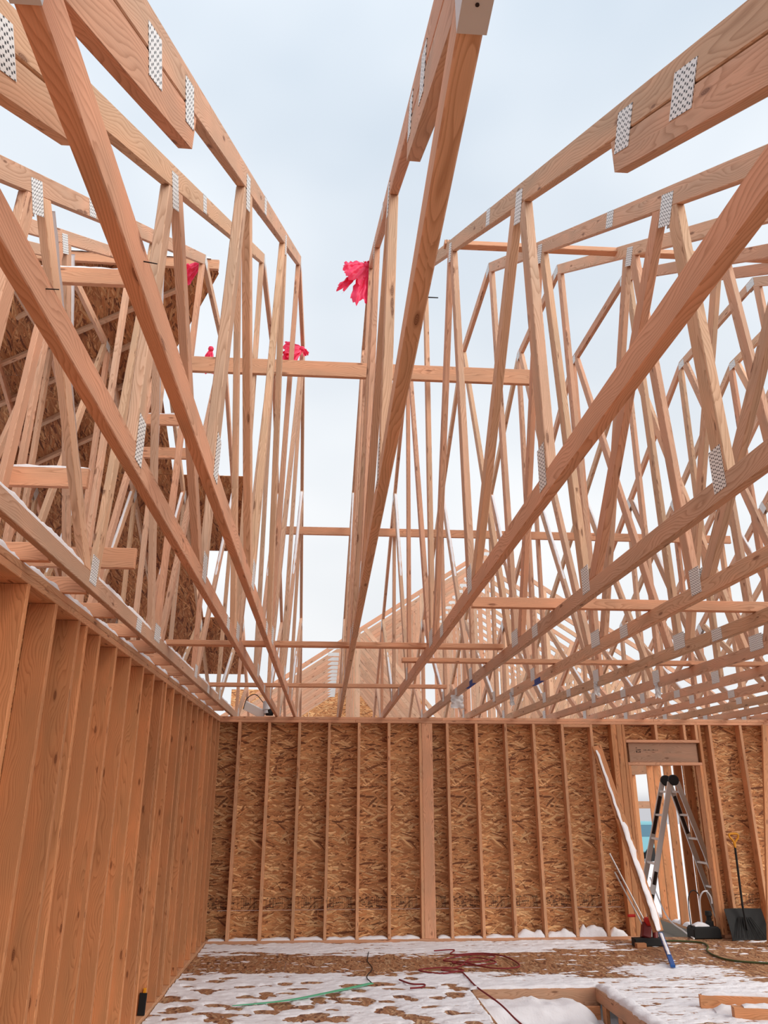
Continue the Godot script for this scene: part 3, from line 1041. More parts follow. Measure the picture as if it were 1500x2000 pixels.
func roof_sheathing() -> void:
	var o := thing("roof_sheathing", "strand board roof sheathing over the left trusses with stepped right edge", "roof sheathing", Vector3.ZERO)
	var k := sqrt(1.0 + 0.58 * 0.58)
	var up := Vector3(0, 0.58, 1).normalized()
	var bas := Basis(Vector3(1, 0, 0), up, Vector3(1, 0, 0).cross(up))
	var org := Vector3(0, top_h(-13.75) + 0.003, -13.75)
	# the sheet lies above the chords: depth from 0 to 12 mm along the upward normal
	var nrm := bas.z
	var d0 := 0.0
	var d1 := 0.0115 * (1.0 if nrm.y > 0 else -1.0)
	var rows := [[-12.62, -11.48, -1.31], [-11.48, -10.32, -1.85], [-10.32, -9.2, -1.10], [-9.2, -8.032, -2.0]]
	for r in rows:
		var x: float = r[2]
		while x > -7.5:
			var lx := x - 2.44
			var m := MB.new()
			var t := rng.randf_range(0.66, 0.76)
			m.tint = Color(t, t * 0.82, t * 0.72)  # underside shade painted into the tint, darker and redder than the board itself
			m.us = 1.22; m.vs = 2.4
			m.off = Vector2(rng.randf() * 3, rng.randf() * 3)
			var s0: float = (r[0] + 13.75) * k + 0.002
			var s1: float = (r[1] + 13.75) * k - 0.002
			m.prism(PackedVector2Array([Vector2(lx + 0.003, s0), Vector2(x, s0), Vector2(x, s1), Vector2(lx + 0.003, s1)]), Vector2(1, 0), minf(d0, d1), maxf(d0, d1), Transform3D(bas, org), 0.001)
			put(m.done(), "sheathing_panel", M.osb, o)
			x = lx
	# top row cut on the slant
	var cut := [[PackedVector2Array([Vector2(-2.08, -8.03), Vector2(-1.76, -7.65), Vector2(-1.24, -6.9), Vector2(-1.26, -6.8), Vector2(-3.6, -6.74), Vector2(-3.6, -8.03)])], [PackedVector2Array([Vector2(-3.604, -8.03), Vector2(-3.604, -6.74), Vector2(-6.04, -6.70), Vector2(-6.04, -8.03)])], [PackedVector2Array([Vector2(-6.044, -8.03), Vector2(-6.044, -6.70), Vector2(-7.5, -6.68), Vector2(-7.5, -8.03)])]]
	for q in cut:
		var p := PackedVector2Array()
		for w in q[0]: p.append(Vector2(w.x, (w.y + 13.75) * k))
		var m := MB.new()
		m.tint = Color(0.72, 0.59, 0.52)  # same painted-in shade carried over the slant-cut row
		m.us = 1.22; m.vs = 2.4
		m.off = Vector2(rng.randf() * 3, rng.randf() * 3)
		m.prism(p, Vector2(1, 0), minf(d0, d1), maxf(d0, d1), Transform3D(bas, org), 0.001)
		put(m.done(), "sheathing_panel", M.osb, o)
	# added near-slope sheets out of view, keeping light off the left deck underside
	var k2 := sqrt(1.0 + 0.665 * 0.665)
	var up2 := Vector3(0, 0.665, -1).normalized()
	var b2 := Basis(Vector3(1, 0, 0), up2, Vector3(1, 0, 0).cross(up2))
	for i in 5:
		for j in 2:
			var m := MB.new()
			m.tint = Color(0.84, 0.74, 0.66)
			m.us = 1.22; m.vs = 2.4
			m.off = Vector2(rng.randf() * 3, rng.randf() * 3)
			var s0 := 0.1 + i * 1.22
			var x1 := -3.40 - j * 2.44
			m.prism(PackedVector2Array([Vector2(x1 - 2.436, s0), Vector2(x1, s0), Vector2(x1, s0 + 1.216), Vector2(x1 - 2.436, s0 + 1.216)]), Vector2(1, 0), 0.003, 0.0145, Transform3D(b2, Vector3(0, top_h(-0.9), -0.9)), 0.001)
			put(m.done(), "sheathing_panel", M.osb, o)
	# slanted rafters under the top row
	var raf := [[-3.4, -7.36, -2.35, -6.86], [-4.3, -8.1, -1.62, -7.0], [-4.4, -8.56, -1.85, -7.42], [-4.4, -8.98, -2.0, -7.86], [-4.6, -9.5, -2.3, -8.4], [-3.4, -7.9, -4.0, -9.2]]
	for q in raf:
		var a := Vector3(q[0], 6.455 + 0.58 * (q[1] + 7.6) - 0.055, q[1])
		var b := Vector3(q[2], 6.455 + 0.58 * (q[3] + 7.6) - 0.055, q[3])
		var m := wood_mb(3)
		m.board(a, b, 0.089, 0.038, nrm)
		put(m.done(), "rafter", wood_mat(), o)
	# board along the top edge
	var m2 := wood_mb(2)
	var hr := 6.455 + 0.58 * (-6.72 + 7.6)
	m2.board(Vector3(-7.4, hr - 0.05, -6.69), Vector3(-1.22, hr - 0.10, -6.76), 0.115, 0.038, Vector3.UP)
	put(m2.done(), "ridge_board", M.wood_b, o)
	var s := MB.new()
	snow_ridge(s, Vector3(-7.4, hr + 0.005, -6.70), Vector3(-1.3, hr - 0.045, -6.77), 0.09, 0.04, 5)
	tag(put(s.done(), "ridge_snow", M.snow), "snow along the top edge of the left roof sheathing", "snow", "", "stuff")

# ---------------------------------------------------------------- neighbouring wing behind the back wall
func wing() -> void:
	var bas := Basis(Vector3(1, 0, 0), Vector3(0, 1, 0), Vector3(0, 0, 1))
	var ax := 3.36
	var top := 6.80
	var sl := 0.655
	var parts := []
	var W := 0.086
	var hl := 2.9
	var half := (top - hl) / sl
	var vt := W * sqrt(1 + sl * sl)
	var tl := PackedVector2Array([Vector2(ax, top), Vector2(ax, top - vt), Vector2(ax - half - 0.4, top - vt - sl * (half + 0.4)), Vector2(ax - half - 0.4, top - sl * (half + 0.4))])
	var tr := PackedVector2Array()
	for q in tl: tr.append(Vector2(2 * ax - q.x, q.y))
	var bc := PackedVector2Array([Vector2(ax - half, 2.80), Vector2(ax + half, 2.80), Vector2(ax + half, 2.89), Vector2(ax - half, 2.89)])
	parts.append(["top_chord", tl, Vector2(1, sl).normalized()])
	parts.append(["top_chord", tr, Vector2(-1, sl).normalized()])
	parts.append(["bottom_chord", clipped(bc, [tl, tr]), Vector2(1, 0)])
	var placed := [tl, tr, bc]
	for q in [[0.62, 0.62], [0.72, 2.55], [3.36, 3.36], [1.95, 1.95], [4.6, 4.6], [5.8, 5.8], [7.0, 7.0], [5.8, 4.7], [7.0, 5.9]]:
		var a := Vector2(q[0], top - sl * absf(q[0] - ax) - 0.03)
		var b := Vector2(q[1], 2.86)
		var p := clipped(strip2(a, b, 0.089), placed)
		if p.size() < 3: continue
		parts.append(["web", p, (a - b).normalized()])
		placed.append(p)
	var meshes := []
	for v in 3:
		var set1 := []
		for q in parts:
			var m := wood_mb()
			m.prism(q[1], q[2], -0.019, 0.019, Transform3D(bas, Vector3(-ax, -2.8, 0)), 0.0)
			set1.append([q[0], m.done(), wood_mat()])
		meshes.append(set1)
	var words := ["nearest", "second", "third", "fourth", "fifth", "sixth", "seventh", "eighth", "ninth", "tenth", "eleventh", "twelfth", "thirteenth", "farthest"]
	for i in 14:
		var o := thing("gable_truss", "%s gable truss of the far wing rising behind the back wall" % words[i] if i in [0, 13] else "%s gable truss from the front in the far wing behind the back wall" % words[i], "roof truss", Vector3(ax, 2.80, -16.0 - i * 0.61 - (0.25 if i > 0 else 0.0)))
		for q in meshes[i % 3]: put(q[1], q[0], q[2], o)
		for q in [Vector3(0.12, top - sl * (ax - 0.12) - 0.07, 0.0195), Vector3(ax, top - 0.12, 0.0195)]:
			put(plate_mesh(Vector2(0.24, 0.075)), "nail_plate", M.plate, o, q - Vector3(ax, 2.80, 0))
	# walls that carry the wing and its strand board end
	var e := structure("wall_far", "strand board end wall of the far wing with studs")
	var xf := Transform3D(Basis.IDENTITY, Vector3(0, 0, -25.2))
	var x := -3.0
	while x < 6.0:
		panel(e, "sheathing_panel", Vector2(x + 0.002, -0.9), Vector2(x + 1.218, 4.9 if x < 3.0 else 4.1), 0.0, 0.0115, xf, M.osb, false, Color(0.97, 0.94, 0.9))
		x += 1.22
	for xx in [-2.6, 9.3]:
		stud(e, "wall_plate", Vector3(xx - 0.07, 2.70, -15.9), Vector3(xx + 0.07, 2.795, -25.1), 2)
		stud(e, "post", Vector3(xx - 0.07, -0.9, -24.95), Vector3(xx + 0.07, 2.699, -25.09), 1)
		for k in 16:
			if xx > 0 and k != 0: continue
			var z := -15.95 - k * 0.6
			stud(e, "stud", Vector3(xx - 0.07, -0.9, z), Vector3(xx + 0.07, 2.699, z - 0.038), 1)

# ---------------------------------------------------------------- side room behind the doorway
func side_room() -> void:
	var w := structure("wall_side", "open stud wall on a concrete stem behind the doorway")
	var b := MB.new()
	b.box(Vector3(6.0, -0.95, -11.3), Vector3(6.2, -0.33, -17.0), 0.008, 2)
	put(b.done(), "concrete_stem", M.concrete, w)
	stud(w, "sill_plate", Vector3(6.01, -0.329, -11.3), Vector3(6.15, -0.291, -17.0), 2)
	stud(w, "top_plate", Vector3(6.01, 2.30, -11.3), Vector3(6.15, 2.376, -17.0), 2)
	for z in [-11.5, -11.9, -12.3, -12.70, -12.95, -13.35, -13.75, -14.18, -14.64, -14.95, -15.9, -15.95, -16.3, -16.7]:
		stud(w, "stud", Vector3(6.01, -0.29, z), Vector3(6.15, 2.299, z - 0.038), 1, 1)
	stud(w, "window_header", Vector3(6.01, 2.13, -14.99), Vector3(6.15, 2.299, -15.90), 2)
	panel(w, "sheathing_panel", Vector2(-13.74, -0.32), Vector2(-11.3, 2.37), 0.0, 0.0115, Transform3D(Basis(Vector3(0, 0, 1), Vector3(0, 1, 0), Vector3(-1, 0, 0)), Vector3(6.163, 0, 0)), M.osb, false, Color(0.95, 0.9, 0.86))
	var s := MB.new()
	for q in [[-13.42, -13.72], [-13.82, -14.14], [-14.25, -14.6], [-15.02, -15.86]]:
		snow_ridge(s, Vector3(6.07, -0.292, q[0]), Vector3(6.07, -0.292, q[1]), 0.13, 0.07, int(-q[0] * 10))
	tag(put(s.done(), "sill_snow", M.snow), "snow heaped on the sill between studs beyond the doorway", "snow", "", "stuff")
	# slab of the lower room
	var f := MB.new()
	f.box(Vector3(3.4, -0.62, -11.2), Vector3(5.99, -0.5, -17.0), 0.0, 0)
	tag(put(f.done(), "floor_lower", M.concrete), "lower concrete slab behind the doorway", "floor", "", "structure")
	# timber rail and parked truck outside
	var r := thing("timber_rail", "brown timber rail outside, seen through the gap beside the ladder", "rail", Vector3(7.6, -0.9, -18.0))
	var rb := wood_mb(3)
	rb.box(Vector3(-1.3, 2.38, -0.02), Vector3(1.4, 2.53, 0.02), 0.003, 0)
	put(rb.done(), "rail_board", M.wood_b, r)
	for x in [-1.2, 1.3]:
		var pb := wood_mb(3)
		pb.box(Vector3(x - 0.04, 0, -0.06), Vector3(x + 0.04, 2.6, -0.021), 0.003, 1)
		put(pb.done(), "rail_post", M.wood_b, r)
	var t := thing("truck", "teal and white truck parked in the snow outside, seen beside the ladder", "truck", Vector3(15.35, -1.2, -40.0))
	t.scale = Vector3.ONE * 0.8
	var c := MB.new()
	c.prism(PackedVector2Array([Vector2(-1.1, 0.55), Vector2(1.1, 0.55), Vector2(1.1, 1.35), Vector2(0.75, 2.25), Vector2(-1.05, 2.25), Vector2(-1.1, 1.4)]), Vector2(1, 0), -0.95, 0.95, Transform3D.IDENTITY, 0.06)
	put(c.done(), "cab", M.teal, t)
	var g := MB.new()
	g.prism(PackedVector2Array([Vector2(-0.9, 1.42), Vector2(0.85, 1.42), Vector2(0.62, 2.08), Vector2(-0.88, 2.08)]), Vector2(1, 0), 0.93, 0.965, Transform3D.IDENTITY, 0.01)
	put(g.done(), "side_window", M.glass, t)
	var bd := MB.new()
	bd.prism(PackedVector2Array([Vector2(-4.2, 0.7), Vector2(-1.2, 0.7), Vector2(-1.2, 1.5), Vector2(-4.2, 1.5)]), Vector2(1, 0), -1.0, 1.0, Transform3D.IDENTITY, 0.03)
	put(bd.done(), "load_bed", M.white, t)
	var st := MB.new()
	st.box(Vector3(-4.1, 0.85, 1.0), Vector3(-1.3, 1.1, 1.01))
	put(st.done(), "red_stripe", M.red, t)
	for q in [[-3.4, -0.9], [-3.4, 0.9], [0.3, -0.9], [0.3, 0.9]]:
		var wh := MB.new()
		wh.lathe(Vector3(q[0], 0.42, q[1]), PackedVector2Array([Vector2(0.0, -0.12), Vector2(0.38, -0.12), Vector2(0.42, -0.08), Vector2(0.42, 0.08), Vector2(0.38, 0.12), Vector2(0.0, 0.12)]), Basis(Vector3(1, 0, 0), Vector3(0, 0, 1), Vector3(0, -1, 0)), 20)
		put(wh.done(), "wheel", M.rubber, t)

func ladder() -> void:
	var o := thing("stepladder", "aluminium folding ladder standing open behind the doorway", "ladder", Vector3(5.15, -0.5, -12.1))
	var f := func(p: Vector3) -> Vector3: return p - Vector3(5.15, -0.5, -12.1)
	var hinges := [Vector3(5.205, 1.955, -12.26), Vector3(5.19, 1.955, -11.94)]
	var feet := [[Vector3(4.41, -0.49, -12.36), Vector3(5.94, -0.49, -12.36)], [Vector3(4.36, -0.49, -11.84), Vector3(5.93, -0.49, -11.84)]]
	for s in 2:
		var leg := []
		for k in 2:
			var m := MB.new()
			var top: Vector3 = hinges[k] + Vector3(-0.055 if s == 0 else 0.055, -0.03, 0)
			var foot: Vector3 = feet[k][s]
			m.board(f.call(top), f.call(foot), 0.075, 0.028, Vector3(1, 0, 0), 0.004)
			var st := put(m.done(), "stile", M.alu, o)
			var rf := MB.new()
			var dir := (foot - top).normalized()
			rf.board(f.call(foot - dir * 0.07), f.call(foot + dir * 0.004), 0.085, 0.036, Vector3(1, 0, 0), 0.004)
			put(rf.done(), "rubber_foot", M.rubber, o)
			# printed black stickers along the stile
			for j in 3:
				if (k == 1) == (j == 0) or (k == 1 and s == 1): continue
				var lb := MB.new()
				var t0 := [0.08, 0.50, 0.62][j] as float
				var t1 := [0.30, 0.57, 0.74][j] as float
				lb.board(f.call(top.lerp(foot, t0) + Vector3(0, 0, 0.0146)), f.call(top.lerp(foot, t1) + Vector3(0, 0, 0.0146)), 0.05, 0.001, Vector3(1, 0, 0), 0.0)
				put(lb.done(), "sticker", M.ink if (j + k) % 2 == 0 else M.black, st)
			leg.append([top, foot])
		for j in 7:
			var q := 0.055 + j * 0.135
			var a: Vector3 = leg[0][0].lerp(leg[0][1], q)
			var b: Vector3 = leg[1][0].lerp(leg[1][1], q)
			var m := MB.new()
			m.board(f.call(a), f.call(b), 0.045, 0.03, Vector3(1, 0, 0), 0.004)
			put(m.done(), "rung", M.alu, o)
	for k in 2:
		var m := MB.new()
		m.lathe(f.call(hinges[k] + Vector3(0, 0, -0.03)), PackedVector2Array([Vector2(0, 0), Vector2(0.07, 0), Vector2(0.078, 0.01), Vector2(0.078, 0.05), Vector2(0.07, 0.06), Vector2(0, 0.06)]), Basis(Vector3(1, 0, 0), Vector3(0, 0, 1), Vector3(0, -1, 0)), 18)
		put(m.done(), "hinge", M.black, o)

# ---------------------------------------------------------------- loose things
func flag(label: String, at: Vector3, petals: Array, sd: int) -> void:
	var o := thing("ribbon_flag", label, "ribbon", at)
	var nz := FastNoiseLite.new()
	nz.seed = sd
	nz.frequency = 1.0
	var kb := MB.new()
	kb.lathe(Vector3(0, -0.03, 0), PackedVector2Array([Vector2(0.006, 0), Vector2(0.024, 0.012), Vector2(0.03, 0.03), Vector2(0.022, 0.05), Vector2(0.004, 0.06)]), Basis.IDENTITY, 10)
	put(kb.done(), "knot", M.flag, o)
	for q in petals:
		var d: Vector3 = q[0]
		var wid: float = q[1]
		var b := MB.new()
		var side := d.cross(Vector3(0.2, 0.1, 1)).normalized()
		var out := side.cross(d).normalized()
		var rows := []
		for i in 13:
			var f := i / 12.0
			var row := PackedVector3Array()
			for k in 13:
				var g := k / 12.0 - 0.5
				var ww := wid * (0.18 + 1.0 * pow(f, 0.8)) * (1.0 + 0.25 * nz.get_noise_2d(f * 4.0, sd))
				var fold := sin(g * 14.0 + f * 2.0 + sd) * 0.02 * f + nz.get_noise_2d(g * 3.0, f * 2.5) * 0.05 * f
				var ln := f * (1.0 + 0.25 * nz.get_noise_2d(g * 3.0, 70.0 + sd))
				row.append(d * ln + side * g * ww * (0.9 + 0.1 * cos(g * 14.0)) + out * fold + Vector3(0, -0.05 * f * f, 0))
			rows.append(row)
		skin(b, rows, out)
		put(b.done(), "ribbon_tail", M.flag, o)

func film_scrap(label: String, at: Vector3, w: float, l: float, sd: int) -> void:
	var nz := FastNoiseLite.new()
	nz.seed = sd
	nz.frequency = 1.0
	var rows := []
	for i in 9:
		var row := PackedVector3Array()
		for k in 7:
			var g := k / 6.0 - 0.5
			var f := i / 8.0
			row.append(Vector3(g * w * (1.0 + 0.3 * nz.get_noise_2d(f * 3.0, 2.0)), -f * l * (1.0 + 0.25 * nz.get_noise_2d(g * 6.0, 8.0)), 0.035 * nz.get_noise_2d(g * 9.0, f * 7.0) + 0.01))
		rows.append(row)
	var b := MB.new()
	skin(b, rows, Vector3(0, 0, 1))
	var o := put(b.done(), "film_scrap", M.film, self, at)
	tag(o, label, "plastic")

func loose_things() -> void:
	flag("pink ribbon tied at the peak of the central truss, largest of the ribbons", Vector3(0.27, 6.36, -6.0), [[Vector3(-0.20, -0.05, 0.05), 0.20], [Vector3(-0.25, -0.27, 0.06), 0.09], [Vector3(-0.07, -0.40, 0.05), 0.17], [Vector3(-0.14, -0.18, 0.1), 0.2], [Vector3(0.0, 0.08, 0.02), 0.06]], 3)
	flag("pink ribbon fluttering at the gap's left edge, beside the left ribbon truss", Vector3(-0.36, 6.28, -7.35), [[Vector3(-0.20, 0.02, 0.03), 0.17], [Vector3(-0.17, -0.17, 0.04), 0.16], [Vector3(0.05, -0.04, 0.02), 0.08], [Vector3(-0.16, -0.06, 0.08), 0.16]], 6)
	flag("small red-pink ribbon at the left truss peak in front of the sheathing", Vector3(-1.25, 6.33, -6.05), [[Vector3(-0.12, -0.05, 0.03), 0.12], [Vector3(-0.13, -0.16, 0.03), 0.10], [Vector3(0.0, 0.05, 0.02), 0.05]], 8)
	flag("magenta ribbon tail hanging below the left truss peak", Vector3(-1.27, 6.02, -7.0), [[Vector3(0.02, -0.24, 0.02), 0.10], [Vector3(-0.03, -0.14, 0.03), 0.08]], 11)
	film_scrap("scrap of clear plastic hanging under the third bottom chord right of centre", Vector3(1.42, 2.77, -8.62), 0.13, 0.14, 2)
	film_scrap("torn plastic strip hanging at a nail plate of the fifth truss right of centre", Vector3(2.675, 2.80, -7.70), 0.06, 0.14, 3)
	film_scrap("torn plastic strip under the sixth truss right of centre", Vector3(3.295, 2.80, -7.70), 0.06, 0.16, 4)
	film_scrap("torn plastic strip under the fourth truss right of centre near the back wall", Vector3(2.02, 2.80, -8.58), 0.05, 0.14, 5)
	# stub nails in the near chords
	for q in [[Vector3(-0.42, 2.81, -1.43), Vector3(0.05, -0.008, 0), "bent nail sticking out of the left ribbon truss chord"], [Vector3(-0.664, 2.81, -1.545), Vector3(0.05, 0.0, 0), "nail sticking out of the leftmost full bottom chord"], [Vector3(0.203, 2.80, -1.50), Vector3(0.05, 0, 0), "nail sticking out of the central truss chord"]]:
		var b := MB.new()
		b.tube(PackedVector3Array([q[0], q[0] + q[1] * 0.6]), 0.0015, 0.0012, 6)
		tag(put(b.done(), "nail", M.black), q[2], "nail")
	# blue paint marks on two bottom chords
	for q in [[1.4105, -7.6, 0.28, "blue paint mark on the second bottom chord right of centre"], [2.029, -7.4, 0.22, "blue paint mark on the third bottom chord right of centre"]]:
		var b := MB.new()
		b.box(Vector3(q[0] - 0.0008, 2.757, q[1]), Vector3(q[0] + 0.0005, 2.80, q[1] - q[2]))
		b.box(Vector3(q[0] - 0.0008, 2.7542, q[1] + 0.05), Vector3(q[0] + 0.03, 2.757, q[1] - q[2] - 0.1))
		tag(put(b.done(), "paint_mark", M.bluepaint), q[3], "paint mark")
	# work light on the wall corner
	var wl := thing("work_light", "white and black work light with cables on the back left wall corner", "lamp", Vector3(-0.95, 2.752, -11.07))
	var a := MB.new()
	a.board(Vector3(-0.18, 0.16, -0.05), Vector3(0.10, 0.02, 0.0), 0.12, 0.03, Vector3(0, 1, 0.2), 0.006)
	put(a.done(), "arm", M.white, wl)
	var c := MB.new()
	c.lathe(Vector3(0.14, 0.20, 0.0), PackedVector2Array([Vector2(0.02, 0.0), Vector2(0.065, 0.0), Vector2(0.065, 0.12), Vector2(0.052, 0.13), Vector2(0.052, 0.17), Vector2(0, 0.17)]), Basis(Vector3(1, 0, 0), Vector3(0.15, -0.95, 0.2).normalized(), Vector3(0, 0.2, 1)).orthonormalized(), 16)
	put(c.done(), "housing", M.zinc, wl)
	var l := MB.new()
	l.lathe(Vector3(0.17, 0.05, 0.03), PackedVector2Array([Vector2(0.02, 0.05), Vector2(0.05, 0.05), Vector2(0.055, 0.0), Vector2(0.05, -0.035), Vector2(0, -0.035)]), Basis.IDENTITY, 16)
	put(l.done(), "lens_hood", M.black, wl)
	var cb := MB.new()
	cb.tube(curve([Vector3(-0.19, 0.10, 0), Vector3(-0.15, 0.24, 0), Vector3(-0.04, 0.30, 0), Vector3(0.05, 0.22, 0), Vector3(0.10, 0.16, 0)]), 0.006, -1, 6)
	put(cb.done(), "cable", M.black, wl)
	# long brace leaning on the wall, snow on its upper face, blue foot
	var sb := thing("leaning_plank", "long plank with snow on top leaning on the back wall left of the doorway", "plank", Vector3(4.0, 0, -10.2))
	var P := Vector3(4.0, 0, -10.2)
	var top := Vector3(3.72, 2.38, -10.93)
	var mid := Vector3(4.11, 0.175, -10.42)
	var pm := wood_mb(1)
	pm.board(top - P, mid - P, 0.125, 0.04, Vector3(1, 0, 0.15))
	put(pm.done(), "plank", M.wood_a, sb)
	var ss := MB.new()
	snow_ridge(ss, mid + Vector3(0.006, 0.01, 0.021), top + Vector3(0.006, -0.06, 0.020), 0.098, 0.014, 33)
	snow_ridge(ss, mid + Vector3(0.01, 0.02, 0.024), mid.lerp(top, 0.56) + Vector3(0.012, 0, 0.022), 0.145, 0.028, 34)
	tag(put(ss.done(), "plank_snow", M.snow), "snow on the upper face of the leaning plank", "snow", "", "stuff")
	var bf := MB.new()
	var foot := Vector3(3.74, 0.03, -9.18)
	bf.board(Vector3(4.12, 0.16, -10.38), foot, 0.05, 0.03, Vector3(1, 0, 0.2), 0.004)
	tag(put(bf.done(), "blue_strut", M.blue), "blue metal strut with snow on it running from the plank foot to the floor", "strut")
	var bs := MB.new()
	snow_ridge(bs, Vector3(4.09, 0.175, -10.30), Vector3(3.84, 0.085, -9.50), 0.036, 0.012, 35)
	tag(put(bs.done(), "strut_snow", M.snow), "streak of snow along the blue strut", "snow", "", "stuff")
	# snow shovel
	var sh := thing("snow_shovel", "black snow shovel with yellow grip leaning on the wall right of the doorway", "shovel", Vector3(5.46, 0.0, -10.8))
	var rows := []
	for i in 9:
		var row := PackedVector3Array()
		for k in 21:
			var x := (k / 20.0 - 0.5) * 0.50
			var y := i / 8.0 * 0.35
			var rib := 0.010 * maxf(0.0, cos((x / (0.12 + y)) * 16.0)) * (1.0 - y / 0.35)
			row.append(Vector3(x, y + 0.004, -0.02 - 0.12 * pow(y / 0.35, 1.4) + 0.05 * pow(absf(x) / 0.25, 2.0) - 0.02 + rib))
		rows.append(row)
	var bl := MB.new()
	skin(bl, rows, Vector3(0, 0, 1))
	var back := []
	for r in rows:
		var q := PackedVector3Array()
		for p in r: q.append(p + Vector3(0, 0, -0.006))
		back.append(q)
	skin(bl, back, Vector3(0, 0, -1))
	put(bl.done(), "scoop", M.black, sh)
	for k in 9:
		var an := (k - 4) * 0.27
		var rb2 := MB.new()
		var p0 := Vector3(sin(an) * 0.09, 0.26, -0.085)
		var p1 := Vector3(sin(an) * 0.24 * 0.95, 0.035, -0.02 + 0.045 * absf(sin(an)))
		rb2.tube(PackedVector3Array([p0, p0.lerp(p1, 0.5) + Vector3(0, 0, 0.006), p1]), 0.006, 0.004, 6)
		put(rb2.done(), "rib", M.rubber, sh)
	var hd := MB.new()
	hd.tube(PackedVector3Array([Vector3(-0.005, 0.12, -0.05), Vector3(-0.01, 0.40, -0.08), Vector3(0.045, 1.10, -0.165)]), 0.014, -1, 10)
	put(hd.done(), "handle", M.rubber, sh)
	var gr := MB.new()
	gr.tube(curve([Vector3(0.045, 1.08, -0.16), Vector3(0.035, 1.16, -0.168), Vector3(-0.005, 1.21, -0.17), Vector3(-0.01, 1.245, -0.17), Vector3(0.05, 1.255, -0.172), Vector3(0.11, 1.245, -0.17), Vector3(0.105, 1.20, -0.17), Vector3(0.06, 1.15, -0.168), Vector3(0.047, 1.08, -0.16)], 0.015), 0.013, -1, 8)
	put(gr.done(), "grip", M.yellow, sh)
	# upright loose board at the right edge
	var lb := wood_mb(1)
	lb.board(Vector3(5.50, 0.02, -10.35), Vector3(6.20, 2.66, -10.93), 0.14, 0.04, Vector3(1, -0.2, 0.0))
	tag(put(lb.done(), "loose_board", M.wood_b), "pale loose board leaning upright on the wall at the right edge", "board")
	# pump jack: two pipes, red head, dark base
	var j := thing("pole_jack", "red and black jack with two thin poles leaning left of the doorway", "jack", Vector3(4.02, 0.0, -10.6))
	var J := Vector3(4.02, 0, -10.6)
	var jb := MB.new()
	jb.board(Vector3(-0.19, 0.045, 0.05), Vector3(0.17, 0.045, 0.05), 0.09, 0.13, Vector3.UP, 0.012)
	put(jb.done(), "base", M.black, j)
	var jk := wood_mb(1)
	jk.box(Vector3(-0.20, 0.001, 0.12), Vector3(-0.08, 0.05, 0.20), 0.004, 0)
	put(jk.done(), "wood_block", M.wood_a, j)
	var jh := MB.new()
	jh.board(Vector3(-0.02, 0.08, 0.02), Vector3(0.03, 0.24, -0.02), 0.11, 0.10, Vector3(1, 0, 0), 0.015)
	jh.tube(PackedVector3Array([Vector3(0.09, 0.05, 0.06), Vector3(0.12, 0.18, 0.0)]), 0.032, -1, 12)
	put(jh.done(), "body", M.darkred, j)
	var jm := MB.new()
	jm.lathe(Vector3(0.055, 0.22, 0.0), PackedVector2Array([Vector2(0, 0), Vector2(0.055, 0.0), Vector2(0.062, 0.02), Vector2(0.062, 0.06), Vector2(0.05, 0.085), Vector2(0, 0.095)]), Basis.IDENTITY, 16)
	put(jm.done(), "motor_cap", M.red, j)
	var jc := MB.new()
	jc.board(Vector3(-0.17, 0.315, -0.10), Vector3(-0.08, 0.315, -0.10), 0.03, 0.05, Vector3.UP, 0.006)
	put(jc.done(), "clamp", M.red, j)
	for q in [[Vector3(0.03, 0.20, 0.0), Vector3(-0.25, 1.02, -0.34)], [Vector3(-0.02, 0.22, -0.02), Vector3(-0.22, 0.80, -0.30)]]:
		var jp := MB.new()
		jp.tube(PackedVector3Array([q[0], q[1]]), 0.011, -1, 8)
		put(jp.done(), "pole", M.alu, j)
	# black case with two bent pipes on the sill of the doorway
	var pu := thing("pump_case", "low black case with two bent snowy pipes on the doorway floor", "pump", Vector3(4.97, 0.0, -11.05))
	var pb := MB.new()
	pb.prism(PackedVector2Array([Vector2(-0.185, 0.002), Vector2(0.185, 0.002), Vector2(0.18, 0.11), Vector2(0.15, 0.14), Vector2(-0.15, 0.14), Vector2(-0.18, 0.11)]), Vector2(1, 0), -0.12, 0.10, Transform3D.IDENTITY, 0.012)
	put(pb.done(), "case", M.black, pu)
	var pt := MB.new()
	pt.lathe(Vector3(0.10, 0.14, -0.03), PackedVector2Array([Vector2(0.05, 0), Vector2(0.05, 0.05), Vector2(0.03, 0.06), Vector2(0.03, 0.11), Vector2(0.045, 0.12), Vector2(0.04, 0.17), Vector2(0, 0.175)]), Basis.IDENTITY, 14)
	put(pt.done(), "filler_cap", M.rubber, pu)
	var p1 := MB.new()
	p1.tube(curve([Vector3(-0.165, 0.10, 0), Vector3(-0.165, 0.40, 0), Vector3(-0.13, 0.53, 0), Vector3(-0.06, 0.56, 0), Vector3(-0.02, 0.52, 0.0), Vector3(-0.005, 0.50, 0)]), 0.007, -1, 8)
	put(p1.done(), "pipe", M.rubber, pu)
	var p2 := MB.new()
	p2.tube(curve([Vector3(0.0, 0.13, -0.04), Vector3(0.005, 0.42, -0.03), Vector3(0.04, 0.53, 0), Vector3(0.10, 0.545, 0), Vector3(0.15, 0.48, 0.0), Vector3(0.155, 0.40, 0)]), 0.010, -1, 8)
	put(p2.done(), "pipe", M.zinc, pu)
	var ps := MB.new()
	snow_ridge(ps, Vector3(4.84, 0.14, -11.06), Vector3(5.03, 0.14, -11.06), 0.13, 0.05, 91)
	snow_ridge(ps, Vector3(5.02, 0.54, -11.05), Vector3(5.09, 0.555, -11.05), 0.02, 0.015, 92)
	tag(put(ps.done(), "case_snow", M.snow), "snow caps on the black case and its pipe", "snow", "", "stuff")
	# pale cable hanging over the stem
	var pc := MB.new()
